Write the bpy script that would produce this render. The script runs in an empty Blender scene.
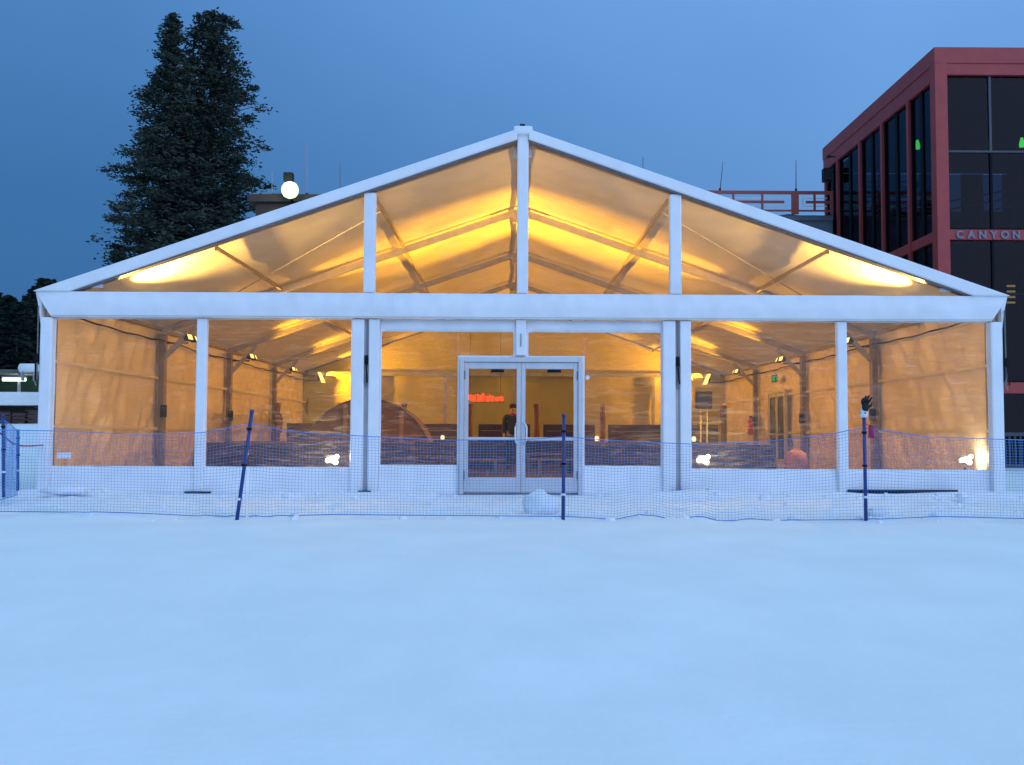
import bpy, bmesh, math, random
import numpy as np
from mathutils import Vector, Matrix, noise
R = math.radians
random.seed(7)
S = bpy.context.scene
COL = S.collection
# ------------------------------------------------------------------ camera
CAMY, CAMX, CAMZ, F = -15.8, -0.22, 0.92, 1011.0
cd = bpy.data.cameras.new('camera'); cam = bpy.data.objects.new('camera', cd); COL.objects.link(cam)
cam.location = (CAMX, CAMY, CAMZ)
cd.sensor_width = 36; cd.lens = 36*F/1024; cd.clip_start = .05; cd.clip_end = 3000
cam.rotation_mode = 'XYZ'
mat_ = Matrix.Rotation(R(-0.23), 4, 'Z') @ Matrix.Rotation(R(90+2.97), 4, 'X') @ Matrix.Rotation(R(0.26), 4, 'Z')
cam.rotation_euler = mat_.to_euler()
S.camera = cam
# ------------------------------------------------------------------ world: dusk overcast sky, brighter to the right
W = bpy.data.worlds.new('World'); S.world = W; W.use_nodes = True
nt = W.node_tree; nt.nodes.clear()
out = nt.nodes.new('ShaderNodeOutputWorld'); bg = nt.nodes.new('ShaderNodeBackground')
tc = nt.nodes.new('ShaderNodeTexCoord'); sep = nt.nodes.new('ShaderNodeSeparateXYZ')
nt.links.new(tc.outputs['Generated'], sep.inputs[0])
def ramp(tree, fac, stops):
    r = tree.nodes.new('ShaderNodeValToRGB'); e = r.color_ramp.elements
    e[0].position = stops[0][0]; e[0].color = (*stops[0][1], 1)
    e[1].position = stops[-1][0]; e[1].color = (*stops[-1][1], 1)
    for p, c in stops[1:-1]:
        q = e.new(p); q.color = (*c, 1)
    tree.links.new(fac, r.inputs[0]); return r
rl = ramp(nt, sep.outputs[2], [(0, (.032,.120,.32)), (.22, (.043,.157,.385)), (.40, (.077,.230,.53)), (1, (.37,.74,1.0))])
rr = ramp(nt, sep.outputs[2], [(0, (.082,.215,.52)), (.22, (.108,.273,.62)), (.40, (.155,.365,.78)), (1, (.37,.74,1.0))])
mx = nt.nodes.new('ShaderNodeMath'); mx.operation = 'MULTIPLY_ADD'; mx.inputs[1].default_value = 1.5; mx.inputs[2].default_value = .51; mx.use_clamp = True
nt.links.new(sep.outputs[0], mx.inputs[0])
mixs = nt.nodes.new('ShaderNodeMixRGB'); nt.links.new(mx.outputs[0], mixs.inputs[0]); nt.links.new(rl.outputs[0], mixs.inputs[1]); nt.links.new(rr.outputs[0], mixs.inputs[2])
cn = nt.nodes.new('ShaderNodeTexNoise'); cn.inputs['Scale'].default_value = 1.7; cn.inputs['Detail'].default_value = 5
nt.links.new(tc.outputs['Generated'], cn.inputs['Vector'])
cr = ramp(nt, cn.outputs[0], [(.3, (.86,.87,.88)), (.7, (1.06,1.04,1.01))])
mul = nt.nodes.new('ShaderNodeMixRGB'); mul.blend_type = 'MULTIPLY'; mul.inputs[0].default_value = 1
nt.links.new(mixs.outputs[0], mul.inputs[1]); nt.links.new(cr.outputs[0], mul.inputs[2])
sky = nt.nodes.new('ShaderNodeTexSky'); sky.sky_type = 'NISHITA'; sky.sun_disc = False
SUN_EL, SUN_ROT = R(30), R(25)
sky.sun_elevation = R(2); sky.sun_rotation = SUN_ROT
sk2 = nt.nodes.new('ShaderNodeMixRGB'); sk2.blend_type = 'MULTIPLY'; sk2.inputs[0].default_value = 1; sk2.inputs[2].default_value = (.004,.012,.03,1)
nt.links.new(sky.outputs[0], sk2.inputs[1])
addn = nt.nodes.new('ShaderNodeMixRGB'); addn.blend_type = 'ADD'; addn.inputs[0].default_value = 1
nt.links.new(mul.outputs[0], addn.inputs[1]); nt.links.new(sk2.outputs[0], addn.inputs[2])
nt.links.new(addn.outputs[0], bg.inputs[0]); bg.inputs[1].default_value = 1.0
nt.links.new(bg.outputs[0], out.inputs[0])
sl = bpy.data.lights.new('dusk_sun', 'SUN'); sl.energy = 1.1; sl.angle = R(60); sl.color = (.70,.80,1.15)
so = bpy.data.objects.new('dusk_sun', sl); COL.objects.link(so)
dv = Vector((math.sin(SUN_ROT)*math.cos(SUN_EL), -math.cos(SUN_ROT)*math.cos(SUN_EL), math.sin(SUN_EL)))
so.rotation_euler = (-dv).to_track_quat('-Z', 'Y').to_euler(); so.location = (20, -20, 30)
S.view_settings.view_transform = 'Standard'; S.view_settings.look = 'None'
S.view_settings.exposure = 0; S.view_settings.gamma = 1
S.render.engine = 'CYCLES'
S.cycles.transparent_max_bounces = 32; S.cycles.max_bounces = 8; S.cycles.sample_clamp_indirect = 6

# ------------------------------------------------------------------ materials
M = {}
def mat(name, col, rough=.6, noise_scale=None, var=.12, bump=0, bscale=None, metal=0, spec=.5, trans=0, stretch=None, detail=5):
    m = bpy.data.materials.new(name); m.use_nodes = True; t = m.node_tree; b = t.nodes['Principled BSDF']
    b.inputs['Base Color'].default_value = (*col, 1); b.inputs['Roughness'].default_value = rough; b.inputs['Metallic'].default_value = metal
    b.inputs['Specular IOR Level'].default_value = spec
    co = t.nodes.new('ShaderNodeTexCoord'); mp = t.nodes.new('ShaderNodeMapping'); t.links.new(co.outputs['Object'], mp.inputs[0])
    if stretch: mp.inputs['Scale'].default_value = stretch
    if noise_scale:
        n = t.nodes.new('ShaderNodeTexNoise'); n.inputs['Scale'].default_value = noise_scale; n.inputs['Detail'].default_value = detail
        t.links.new(mp.outputs[0], n.inputs['Vector'])
        lo = tuple(max(0, c*(1-var)) for c in col); hi = tuple(min(1, c*(1+var)) for c in col)
        r = ramp(t, n.outputs[0], [(.3, lo), (.7, hi)]); t.links.new(r.outputs[0], b.inputs['Base Color'])
        base = r.outputs[0]
    else: base = None
    if bump:
        n2 = t.nodes.new('ShaderNodeTexNoise'); n2.inputs['Scale'].default_value = bscale or 20; n2.inputs['Detail'].default_value = 6
        t.links.new(mp.outputs[0], n2.inputs['Vector'])
        bp = t.nodes.new('ShaderNodeBump'); bp.inputs['Strength'].default_value = bump; bp.inputs['Distance'].default_value = .02
        t.links.new(n2.outputs[0], bp.inputs['Height']); t.links.new(bp.outputs[0], b.inputs['Normal'])
    if trans:
        tr = t.nodes.new('ShaderNodeBsdfTranslucent'); tr.inputs[0].default_value = (*col, 1)
        if base: t.links.new(base, tr.inputs[0])
        ms = t.nodes.new('ShaderNodeMixShader'); ms.inputs[0].default_value = trans
        t.links.new(b.outputs[0], ms.inputs[1]); t.links.new(tr.outputs[0], ms.inputs[2]); t.links.new(ms.outputs[0], t.nodes['Material Output'].inputs[0])
    M[name] = m; return m
def emit(name, col, s):
    m = bpy.data.materials.new(name); m.use_nodes = True; t = m.node_tree; t.nodes.clear()
    e = t.nodes.new('ShaderNodeEmission'); e.inputs[0].default_value = (*col, 1); e.inputs[1].default_value = s
    o = t.nodes.new('ShaderNodeOutputMaterial'); t.links.new(e.outputs[0], o.inputs[0]); M[name] = m
def film(name, tint, haze, hazecol, rough, bump, scale, stretch, gl=.5, streak=.5):
    m = bpy.data.materials.new(name); m.use_nodes = True; t = m.node_tree; t.nodes.clear()
    o = t.nodes.new('ShaderNodeOutputMaterial')
    tr = t.nodes.new('ShaderNodeBsdfTransparent'); tr.inputs[0].default_value = (*tint, 1)
    g = t.nodes.new('ShaderNodeBsdfGlossy'); g.inputs['Roughness'].default_value = rough
    co = t.nodes.new('ShaderNodeTexCoord'); mp = t.nodes.new('ShaderNodeMapping'); t.links.new(co.outputs['Object'], mp.inputs[0]); mp.inputs['Scale'].default_value = stretch
    mp.inputs['Rotation'].default_value = (0, R(28), 0)
    n = t.nodes.new('ShaderNodeTexNoise'); n.inputs['Scale'].default_value = scale; n.inputs['Detail'].default_value = 4; n.inputs['Distortion'].default_value = .8
    t.links.new(mp.outputs[0], n.inputs['Vector'])
    bp = t.nodes.new('ShaderNodeBump'); bp.inputs['Strength'].default_value = bump; bp.inputs['Distance'].default_value = .03
    t.links.new(n.outputs[0], bp.inputs['Height']); t.links.new(bp.outputs[0], g.inputs['Normal'])
    fr = t.nodes.new('ShaderNodeFresnel'); fr.inputs[0].default_value = 1.5; t.links.new(bp.outputs[0], fr.inputs['Normal'])
    fm = t.nodes.new('ShaderNodeMath'); fm.operation = 'MULTIPLY'; fm.inputs[1].default_value = gl; t.links.new(fr.outputs[0], fm.inputs[0])
    m1 = t.nodes.new('ShaderNodeMixShader'); t.links.new(fm.outputs[0], m1.inputs[0]); t.links.new(tr.outputs[0], m1.inputs[1]); t.links.new(g.outputs[0], m1.inputs[2])
    last = m1
    if haze:
        d = t.nodes.new('ShaderNodeBsdfTranslucent'); d.inputs[0].default_value = (*hazecol, 1)
        d2 = t.nodes.new('ShaderNodeBsdfDiffuse'); d2.inputs[0].default_value = (*hazecol, 1)
        dm = t.nodes.new('ShaderNodeMixShader'); dm.inputs[0].default_value = .35
        t.links.new(d.outputs[0], dm.inputs[1]); t.links.new(d2.outputs[0], dm.inputs[2])
        n3 = t.nodes.new('ShaderNodeTexNoise'); n3.inputs['Scale'].default_value = scale*2.2; n3.inputs['Detail'].default_value = 4; n3.inputs['Distortion'].default_value = .9
        t.links.new(mp.outputs[0], n3.inputs['Vector'])
        rp = t.nodes.new('ShaderNodeMapRange'); rp.inputs[1].default_value = .51; rp.inputs[2].default_value = .70; rp.inputs[3].default_value = haze; rp.inputs[4].default_value = haze*(1+streak*3)  # brighter haze streaks stand in for highlights on the wrinkles
        t.links.new(n3.outputs[0], rp.inputs[0])
        m2 = t.nodes.new('ShaderNodeMixShader'); t.links.new(rp.outputs[0], m2.inputs[0]); t.links.new(m1.outputs[0], m2.inputs[1]); t.links.new(dm.outputs[0], m2.inputs[2]); last = m2
    t.links.new(last.outputs[0], o.inputs[0]); M[name] = m
mat('snow', (.87,.88,.91), .75, 1.3, .035, .35, 14, spec=.2)
mat('vinyl_white', (.84,.85,.87), .45, 2.2, .05, .25, 4, spec=.35)
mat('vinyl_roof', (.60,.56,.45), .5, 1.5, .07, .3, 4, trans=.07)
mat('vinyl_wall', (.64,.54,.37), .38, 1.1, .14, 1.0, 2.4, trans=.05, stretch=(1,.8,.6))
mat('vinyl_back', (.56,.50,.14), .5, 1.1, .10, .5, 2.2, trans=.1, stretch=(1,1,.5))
film('clear_vinyl', (.94,.93,.91), .030, (.95,.93,.9), .16, 1.0, 4.2, (.28, 1, 2.3), .8, 1.5)
film('clear_vinyl_gable', (.95,.94,.93), .016, (.9,.9,.9), .15, .8, 4.0, (.4, 1, 2.0), .7, .5)
film('door_glass', (.88,.90,.80), 0, (1,1,1), .02, .05, 1, (1,1,1), .8)
film('dark_glass', (.36,.42,.50), 0, (1,1,1), .015, .04, .6, (1,1,1), .30)
film('shed_glass', (.7,.8,.75), 0, (1,1,1), .05, .05, 1, (1,1,1), .6)
mat('aluminium', (.45,.44,.44), .4, 6, .1, .05, 30, metal=.6)
mat('alu_brown', (.20,.17,.15), .5, 6, .15)
mat('alu_dark', (.16,.15,.15), .5, 6, .2)
mat('door_alu', (.60,.61,.64), .38, 5, .06, .03, 40, metal=.35)
mat('black', (.008,.008,.009), .6, 8, .3, spec=.15)
mat('black_fabric', (.02,.02,.026), .9, 10, .3, .2, 60)
mat('rope_grey', (.22,.22,.23), .8, 20, .2)
mat('net_blue', (.09,.26,.62), .6, 4, .15)
mat('post_blue', (.008,.045,.22), .35, 9, .2)
mat('red_rope', (.45,.03,.06), .7, 20, .2)
mat('red_tag', (.40,.02,.10), .6, 20, .15)
mat('white_cap', (.75,.77,.8), .5, 9, .06)
mat('floor', (.075,.055,.05), .7, 1.5, .3, .2, 8)
mat('wood_dark', (.07,.03,.025), .45, 3, .35, .1, 12, stretch=(1,1,6))
mat('wood_post', (.16,.06,.035), .5, 3, .3, .1, 12, stretch=(6,6,1))
mat('wood_seat', (.34,.16,.09), .5, 3, .3, .1, 12, stretch=(1,6,1))
mat('cloth_dark', (.045,.035,.06), .85, 5, .3, .3, 12)
mat('canvas_brown', (.15,.075,.05), .85, 3, .2, .4, 9)
mat('canvas_seam', (.28,.17,.12), .8, 3, .2)
mat('brick_red_paint', (.37,.042,.040), .55, 2.5, .10, .08, 12)
mat('rail_red', (.36,.065,.055), .5, 3, .12)
mat('mullion', (.006,.007,.011), .6, 5, .3, spec=.1)
mat('mullion_blue', (.03,.04,.07), .4, 5, .2)
mat('room_dark', (.035,.028,.028), .85, 2, .4)
mat('room_floor', (.06,.04,.035), .7, 2, .3)
mat('siding', (.13,.16,.20), .7, 3, .12, .15, 8)
mat('brown_wall', (.035,.022,.02), .8, 3, .2, .2, 10)
mat('roofing', (.10,.09,.09), .8, 3, .2)
mat('letter_white', (.17,.19,.26), .5, 9, .08)
mat('antenna', (.30,.32,.36), .5, 9, .1, metal=.3)
mat('bark', (.075,.055,.045), .95, 4, .35, .6, 18, stretch=(1,1,.2))
mat('needles', (.030,.046,.034), .9, .45, .55, spec=.15)
mat('needles_light', (.055,.066,.054), .9, .45, .5, spec=.15)
mat('forest', (.018,.032,.026), .95, .3, .5, spec=.1)
mat('green_wall', (.10,.20,.13), .7, 3, .15)
mat('grey_box', (.30,.32,.34), .6, 5, .1)
mat('extinguisher', (.5,.02,.015), .3, 9, .1)
mat('skin', (.42,.25,.18), .55, 20, .08)
mat('hair', (.02,.014,.012), .8, 30, .3)
mat('jacket', (.018,.018,.03), .8, 8, .3, .3, 20)
mat('jeans', (.03,.035,.06), .85, 12, .3, .2, 30)
mat('scarf_red', (.30,.02,.02), .8, 12, .2)
mat('orange_reflection', (.38,.17,.11), .6, 6, .1)
mat('screen', (.03,.035,.045), .15, 3, .1)
mat('sticker', (.8,.8,.84), .5, 40, .05)
emit('lamp_warm', (1,.62,.14), 2.6)
emit('lamp_flood', (1,.86,.60), 24)
emit('lamp_green_white', (.74,1,.60), 1.9)
emit('lamp_green', (.12,1,.10), 3.2)
emit('tube_light', (.80,1,.82), 3.0)
emit('led_red', (1,.07,.02), 2.2)
emit('exit_green', (.08,.6,.2), .45)
emit('amber_bar', (1,.55,.15), 1.3)
emit('candle', (1,.72,.35), 2)

# ------------------------------------------------------------------ builders
def at(px, py, y):
    d = mat_.to_3x3() @ Vector(((px-512)/F, -(py-382.5)/F, -1))
    return Vector((CAMX, CAMY, CAMZ)) + d*((y-CAMY)/d.y)
def tag(o, label=None, cat=None, group=None, kind=None):
    if label: o['label'] = label
    if cat: o['category'] = cat
    if group: o['group'] = group
    if kind: o['kind'] = kind
    return o
def thing(name, loc, label, cat, group=None):
    o = bpy.data.objects.new(name, None); COL.objects.link(o); o.location = loc; o.empty_display_size = .3
    return tag(o, label, cat, group)
def root_loc(o):
    while o.parent: o = o.parent
    return Vector(o.location)
class MB:
    def __init__(s): s.v = []; s.f = []
    def poly(s, pts): 
        n = len(s.v); s.v += [tuple(p) for p in pts]; s.f.append(tuple(range(n, n+len(pts)))); return s
    def box(s, a, b):
        x0,y0,z0 = a; x1,y1,z1 = b; n = len(s.v)
        s.v += [(x0,y0,z0),(x1,y0,z0),(x1,y1,z0),(x0,y1,z0),(x0,y0,z1),(x1,y0,z1),(x1,y1,z1),(x0,y1,z1)]
        s.f += [tuple(n+i for i in q) for q in ((0,3,2,1),(4,5,6,7),(0,1,5,4),(1,2,6,5),(2,3,7,6),(3,0,4,7))]; return s
    def cbox(s, c, d): return s.box([c[i]-d[i]/2 for i in range(3)], [c[i]+d[i]/2 for i in range(3)])
    def bar(s, p, q, w, h, up=(0,0,1)):
        p = Vector(p); q = Vector(q); d = (q-p).normalized(); u = Vector(up)
        if abs(d.dot(u)) > .98: u = Vector((0,1,0))
        r = d.cross(u).normalized(); u = r.cross(d).normalized(); n = len(s.v)
        for e in (p, q):
            for a, b in ((-1,-1),(1,-1),(1,1),(-1,1)): s.v.append(tuple(e + r*a*w/2 + u*b*h/2))
        s.f += [tuple(n+i for i in f) for f in ((0,1,2,3),(7,6,5,4),(0,4,5,1),(1,5,6,2),(2,6,7,3),(3,7,4,0))]; return s
    def tube(s, pts, r, n=6, caps=True):
        pts = [Vector(p) for p in pts]; k = len(pts); b0 = len(s.v)
        rs = r if isinstance(r, (list, tuple)) else [r]*k
        for i, p in enumerate(pts):
            d = (pts[min(i+1,k-1)] - pts[max(i-1,0)]).normalized()
            u = Vector((0,0,1)) if abs(d.z) < .9 else Vector((1,0,0))
            a = d.cross(u).normalized(); b = d.cross(a).normalized()
            for j in range(n):
                t = 2*math.pi*j/n; s.v.append(tuple(p + (a*math.cos(t)+b*math.sin(t))*rs[i]))
        for i in range(k-1):
            for j in range(n):
                s.f.append((b0+i*n+j, b0+i*n+(j+1)%n, b0+(i+1)*n+(j+1)%n, b0+(i+1)*n+j))
        if caps and n > 2:
            s.f.append(tuple(b0+j for j in range(n))[::-1]); s.f.append(tuple(b0+(k-1)*n+j for j in range(n)))
        return s
    def lathe(s, c, prof, n=16):
        b0 = len(s.v); k = len(prof)
        for (r, z) in prof:
            for j in range(n):
                t = 2*math.pi*j/n; s.v.append((c[0]+r*math.cos(t), c[1]+r*math.sin(t), c[2]+z))
        for i in range(k-1):
            for j in range(n): s.f.append((b0+i*n+j, b0+i*n+(j+1)%n, b0+(i+1)*n+(j+1)%n, b0+(i+1)*n+j))
        s.f.append(tuple(b0+j for j in range(n))[::-1]); s.f.append(tuple(b0+(k-1)*n+j for j in range(n))); return s
    def prism(s, pts, y0, y1):   # pts in (x,z), extruded along y
        n = len(s.v); k = len(pts)
        s.v += [(p[0], y0, p[1]) for p in pts] + [(p[0], y1, p[1]) for p in pts]
        s.f.append(tuple(range(n, n+k))); s.f.append(tuple(range(n+k, n+2*k))[::-1])
        for i in range(k): s.f.append((n+i, n+k+i, n+k+(i+1)%k, n+(i+1)%k))
        return s
    def grid(s, fn, nu, nv, hole=None):
        b0 = len(s.v)
        for i in range(nu+1):
            for j in range(nv+1): s.v.append(tuple(fn(i/nu, j/nv)))
        for i in range(nu):
            for j in range(nv):
                if hole and hole((i+.5)/nu, (j+.5)/nv): continue
                a = b0+i*(nv+1)+j; s.f.append((a, a+nv+1, a+nv+2, a+1))
        return s
    def build(s, name, m, parent=None, smooth=False, label=None, origin=None, recalc=True, solid=0, bevel=0):
        off = root_loc(parent) if parent else Vector(origin or (0,0,0))
        me = bpy.data.meshes.new(name); me.from_pydata([(v[0]-off.x, v[1]-off.y, v[2]-off.z) for v in s.v], [], s.f)
        if recalc:
            bm = bmesh.new(); bm.from_mesh(me); bmesh.ops.recalc_face_normals(bm, faces=bm.faces[:]); bm.to_mesh(me); bm.free()
        me.materials.append(M[m] if isinstance(m, str) else m)
        if smooth: me.shade_smooth()
        o = bpy.data.objects.new(name, me); COL.objects.link(o)
        if parent: o.parent = parent
        else: o.location = off
        if solid: 
            d = o.modifiers.new('solid', 'SOLIDIFY'); d.thickness = solid; d.offset = 0
        if bevel:
            d = o.modifiers.new('bevel', 'BEVEL'); d.width = bevel; d.segments = 2; d.limit_method = 'ANGLE'
        if label: o['label'] = label
        return o
def copy_tree(o, parent=None, loc=None):
    c = o.copy(); COL.objects.link(c)
    if parent: c.parent = parent; c.matrix_parent_inverse = o.matrix_parent_inverse
    if loc is not None: c.location = loc
    for ch in [x for x in bpy.data.objects if x.parent == o]: copy_tree(ch, c)
    return c
def relabel(o, label):
    o['label'] = label; return o

# ------------------------------------------------------------------ snow ground (one sheet to the horizon)
def sst(a, b, x):
    t = np.clip((x-a)/(b-a), 0, 1); return t*t*(3-2*t)
_rng = np.random.RandomState(3)
def vnoise(x, y, sc, seed):
    rs = np.random.RandomState(seed); T = rs.rand(256, 256)
    u = x*sc; v = y*sc; iu = np.floor(u).astype(int); iv = np.floor(v).astype(int); fu = u-iu; fv = v-iv
    fu = fu*fu*(3-2*fu); fv = fv*fv*(3-2*fv); g = lambda a, b: T[a % 256, b % 256]
    return (g(iu,iv)*(1-fu)+g(iu+1,iv)*fu)*(1-fv)+(g(iu,iv+1)*(1-fu)+g(iu+1,iv+1)*fu)*fv - .5
def ground_z(x, y):
    x = np.asarray(x, float); y = np.asarray(y, float)
    z = -.63*(1-sst(-14.5, -5.2, y))
    near = sst(-60, -16, y)
    z = z + .05*vnoise(x, y, .35, 1) + .018*vnoise(x*.6, y, 1.4, 2) + .006*vnoise(x, y, 5, 4)
    strip = sst(-5.2, -4.7, y)*(1-sst(-.9, -.4, y))*(1-sst(9, 12, np.abs(x)))      # trampled strip between net and tent
    z = z + strip*(.08*vnoise(x, y, 1.5, 5) + .05*vnoise(x, y, 3.7, 6) + .03*vnoise(x,y,9,21) - .03)
    z = z + .05*np.exp(-((y+4.75)/.35)**2)*(1-sst(9, 13, np.abs(x)))*(vnoise(x, y*0, .8, 9)+.5) # little bank along net
    z = z + .10*np.exp(-((y+.35)/.22)**2)*(1-sst(7.6, 9, np.abs(x)))*(.55+vnoise(x, y*0, 1.1, 11))*(np.abs(x) > 1.3) # drift at the skirt
    # bank behind on the left, hills beyond
    bl = sst(-8.5, -11, x)*0 + (1-sst(-11.5, -8.6, x))
    z = z + bl*sst(2, 14, y)*(1.0 + .5*sst(14, 30, y) + .25*vnoise(x, y, .25, 12))
    d = np.maximum(y-70, 0)
    hill = (1-sst(-55, 10, x+ .0*y))*sst(70, 190, y)*17
    z = z + hill*(1+.25*vnoise(x, y, .02, 13)) + sst(70, 220, y)*6*(1+.3*vnoise(x, y, .02, 14))
    z = np.where((np.abs(x) < 7.6) & (y > -.05) & (y < 20.1), np.minimum(z, -.02), z)
    return z
def axis(fine0, fine1, step, far0, far1, g):
    a = list(np.arange(fine0, fine1+1e-6, step)); s = step
    while a[-1] < far1: s *= g; a.append(a[-1]+s)
    s = step; b = [fine0]
    while b[-1] > far0: s *= g; b.append(b[-1]-s)
    return np.array(b[::-1][:-1]+a)
xs = axis(-9, 9, .06, -900, 900, 1.09); ys = axis(-13, .6, .05, -300, 1100, 1.07)
X, Y = np.meshgrid(xs, ys, indexing='ij'); Z = ground_z(X, Y)
nx, ny = X.shape
V = np.stack([X.ravel(), Y.ravel(), Z.ravel()], 1)
idx = np.arange(nx*ny).reshape(nx, ny)
Fq = np.stack([idx[:-1,:-1].ravel(), idx[1:,:-1].ravel(), idx[1:,1:].ravel(), idx[:-1,1:].ravel()], 1)
me = bpy.data.meshes.new('snow_ground'); me.vertices.add(len(V)); me.vertices.foreach_set('co', V.ravel())
me.loops.add(Fq.size); me.loops.foreach_set('vertex_index', Fq.ravel().astype(np.int32))
me.polygons.add(len(Fq)); me.polygons.foreach_set('loop_start', np.arange(0, Fq.size, 4, dtype=np.int32)); me.update(calc_edges=True); me.validate(); me.shade_smooth()
me.materials.append(M['snow']); g = bpy.data.objects.new('snow_ground', me); COL.objects.link(g); g['kind'] = 'structure'
def gz(x, y): return float(ground_z(np.array([x]), np.array([y]))[0])

# ------------------------------------------------------------------ the tent
HW, EZ, RZ, SL = 7.5, 3.14, 5.74, .3447
tent = thing('event_tent', (0,0,0), 'large white frame tent with clear vinyl front, lit warm from inside, on the snow', 'tent')
def rz(x): return RZ - SL*abs(x)
def wr(a, b, s=1.0): return noise.noise(Vector((a*s, b*s, 3.1)))
YF = [.16, 5, 10, 15, 20]
# frames
for k, y in enumerate(YF):
    for s in (-1, 1):
        cx = 7.42 if k == 0 else 7.33; cw = .035 if k == 0 else .06
        MB().box((s*cx-cw, y-.09, 0), (s*cx+cw, y+.09, EZ-.18)).build('column', 'alu_brown', tent)
        if k == 0: MB().bar((s*7.38, y, rz(7.38)-.12), (s*.06, y, RZ-.14), .08, .08).build('rafter', 'aluminium', tent)
        else: MB().bar((s*7.38, y, EZ-.12), (s*.06, y, RZ-.20), .09, .13).build('rafter', 'aluminium', tent)
        if k: MB().bar((s*7.33, y, 2.45), (s*6.65, y, rz(6.65)-.30), .06, .10).build('knee_brace', 'aluminium', tent)
        MB().box((s*7.33-.16, y-.16, .0), (s*7.33+.16, y+.16, .02)).build('base_plate', 'alu_dark', tent)
        if 0 < k < 4: MB().box((s*7.25-.06, y-.15, 1.25), (s*7.25+.06, y-.092, 1.5)).build('outlet_box', 'black', tent)
    MB().box((-.14, y-.09, RZ-.42), (.14, y+.09, RZ-.16)).build('ridge_bracket', 'aluminium', tent)
for x in (-7.36, -4.9, -2.38, 0, 2.38, 4.9, 7.36):
    for k in range(4):
        MB().bar((x, YF[k]+.1, rz(x)-.17), (x, YF[k+1]-.1, rz(x)-.14), .05, .07).build('purlin', 'alu_brown', tent)
for s in (-1, 1):
    for a, b in ((1, 0), (3, 4)):
        MB().tube([(s*7.2, YF[a], EZ-.1), (s*2.42, YF[b]+1.25*(1 if b == 0 else -1), rz(2.42)-.16)], .012, 5).build('brace_cable', 'aluminium', tent)
    MB().tube([(s*7.28, .3+.2*i, 2.82+.008*math.sin(i*.9)-.04*abs(math.sin(i*.125))) for i in range(99)], .016, 4).build('power_cable', 'black', tent)
# roof, side walls, back wall
for k in range(4):
    y0, y1 = (-.02 if k == 0 else YF[k]), YF[k+1]
    for s in (-1, 1):
        def fr(u, v, s=s, y0=y0, y1=y1):
            x = s*7.52*(1-u); y = y0+(y1-y0)*v
            sag = -.035*math.sin(math.pi*v)*(1) - .012*wr(x*2, y*1.3)*2
            return (x, y, rz(x)-.04+sag*math.sin(math.pi*v)**.5 if 0 < v < 1 else rz(x)-.04)
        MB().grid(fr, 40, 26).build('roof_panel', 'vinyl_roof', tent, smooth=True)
        def fw(u, v, s=s, y0=max(y0, .02), y1=y1):
            y = y0+(y1-y0)*u; z = .02+(EZ-.06)*v; e = math.sin(math.pi*u)**.6 if 0 < u < 1 else 0
            return (s*(7.45+.08*e*wr(y*1.5+z*.9, z*.7+s)+.06*e*wr(y*3.3-z*2.1, z*1.1)+.02*wr(y*8-z*5,z*2)), y, z)
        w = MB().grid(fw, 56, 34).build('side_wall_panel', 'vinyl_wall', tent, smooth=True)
        for zz in (1.02, 2.05):
            MB().bar((s*7.36, y0+.14, zz), (s*7.36, y1-.14, zz), .004, .05).build('seam', 'vinyl_roof', w)
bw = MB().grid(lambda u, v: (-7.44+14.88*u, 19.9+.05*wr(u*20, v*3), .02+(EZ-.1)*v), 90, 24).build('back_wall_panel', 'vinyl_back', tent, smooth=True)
def gb(u, v):
    x = -7.4+14.8*u; return (x, 19.92+.03*wr(x*2, v*3), EZ-.08+(rz(x)-.08-EZ+.08)*v)
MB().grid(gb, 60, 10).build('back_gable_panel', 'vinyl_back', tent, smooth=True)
MB().box((-7.25, 19.72, EZ-.16), (7.25, 19.86, EZ-.02)).build('back_beam', 'aluminium', tent)
for x in (-4.9, -2.42, 0, 2.42, 4.9): MB().box((x-.05, 19.74, 0), (x+.05, 19.85, EZ-.165)).build('back_post', 'aluminium', tent)
MB().box((-7.28, .12, -.015), (7.28, 19.88, .02)).build('floor_sheet', 'floor', tent)
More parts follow.
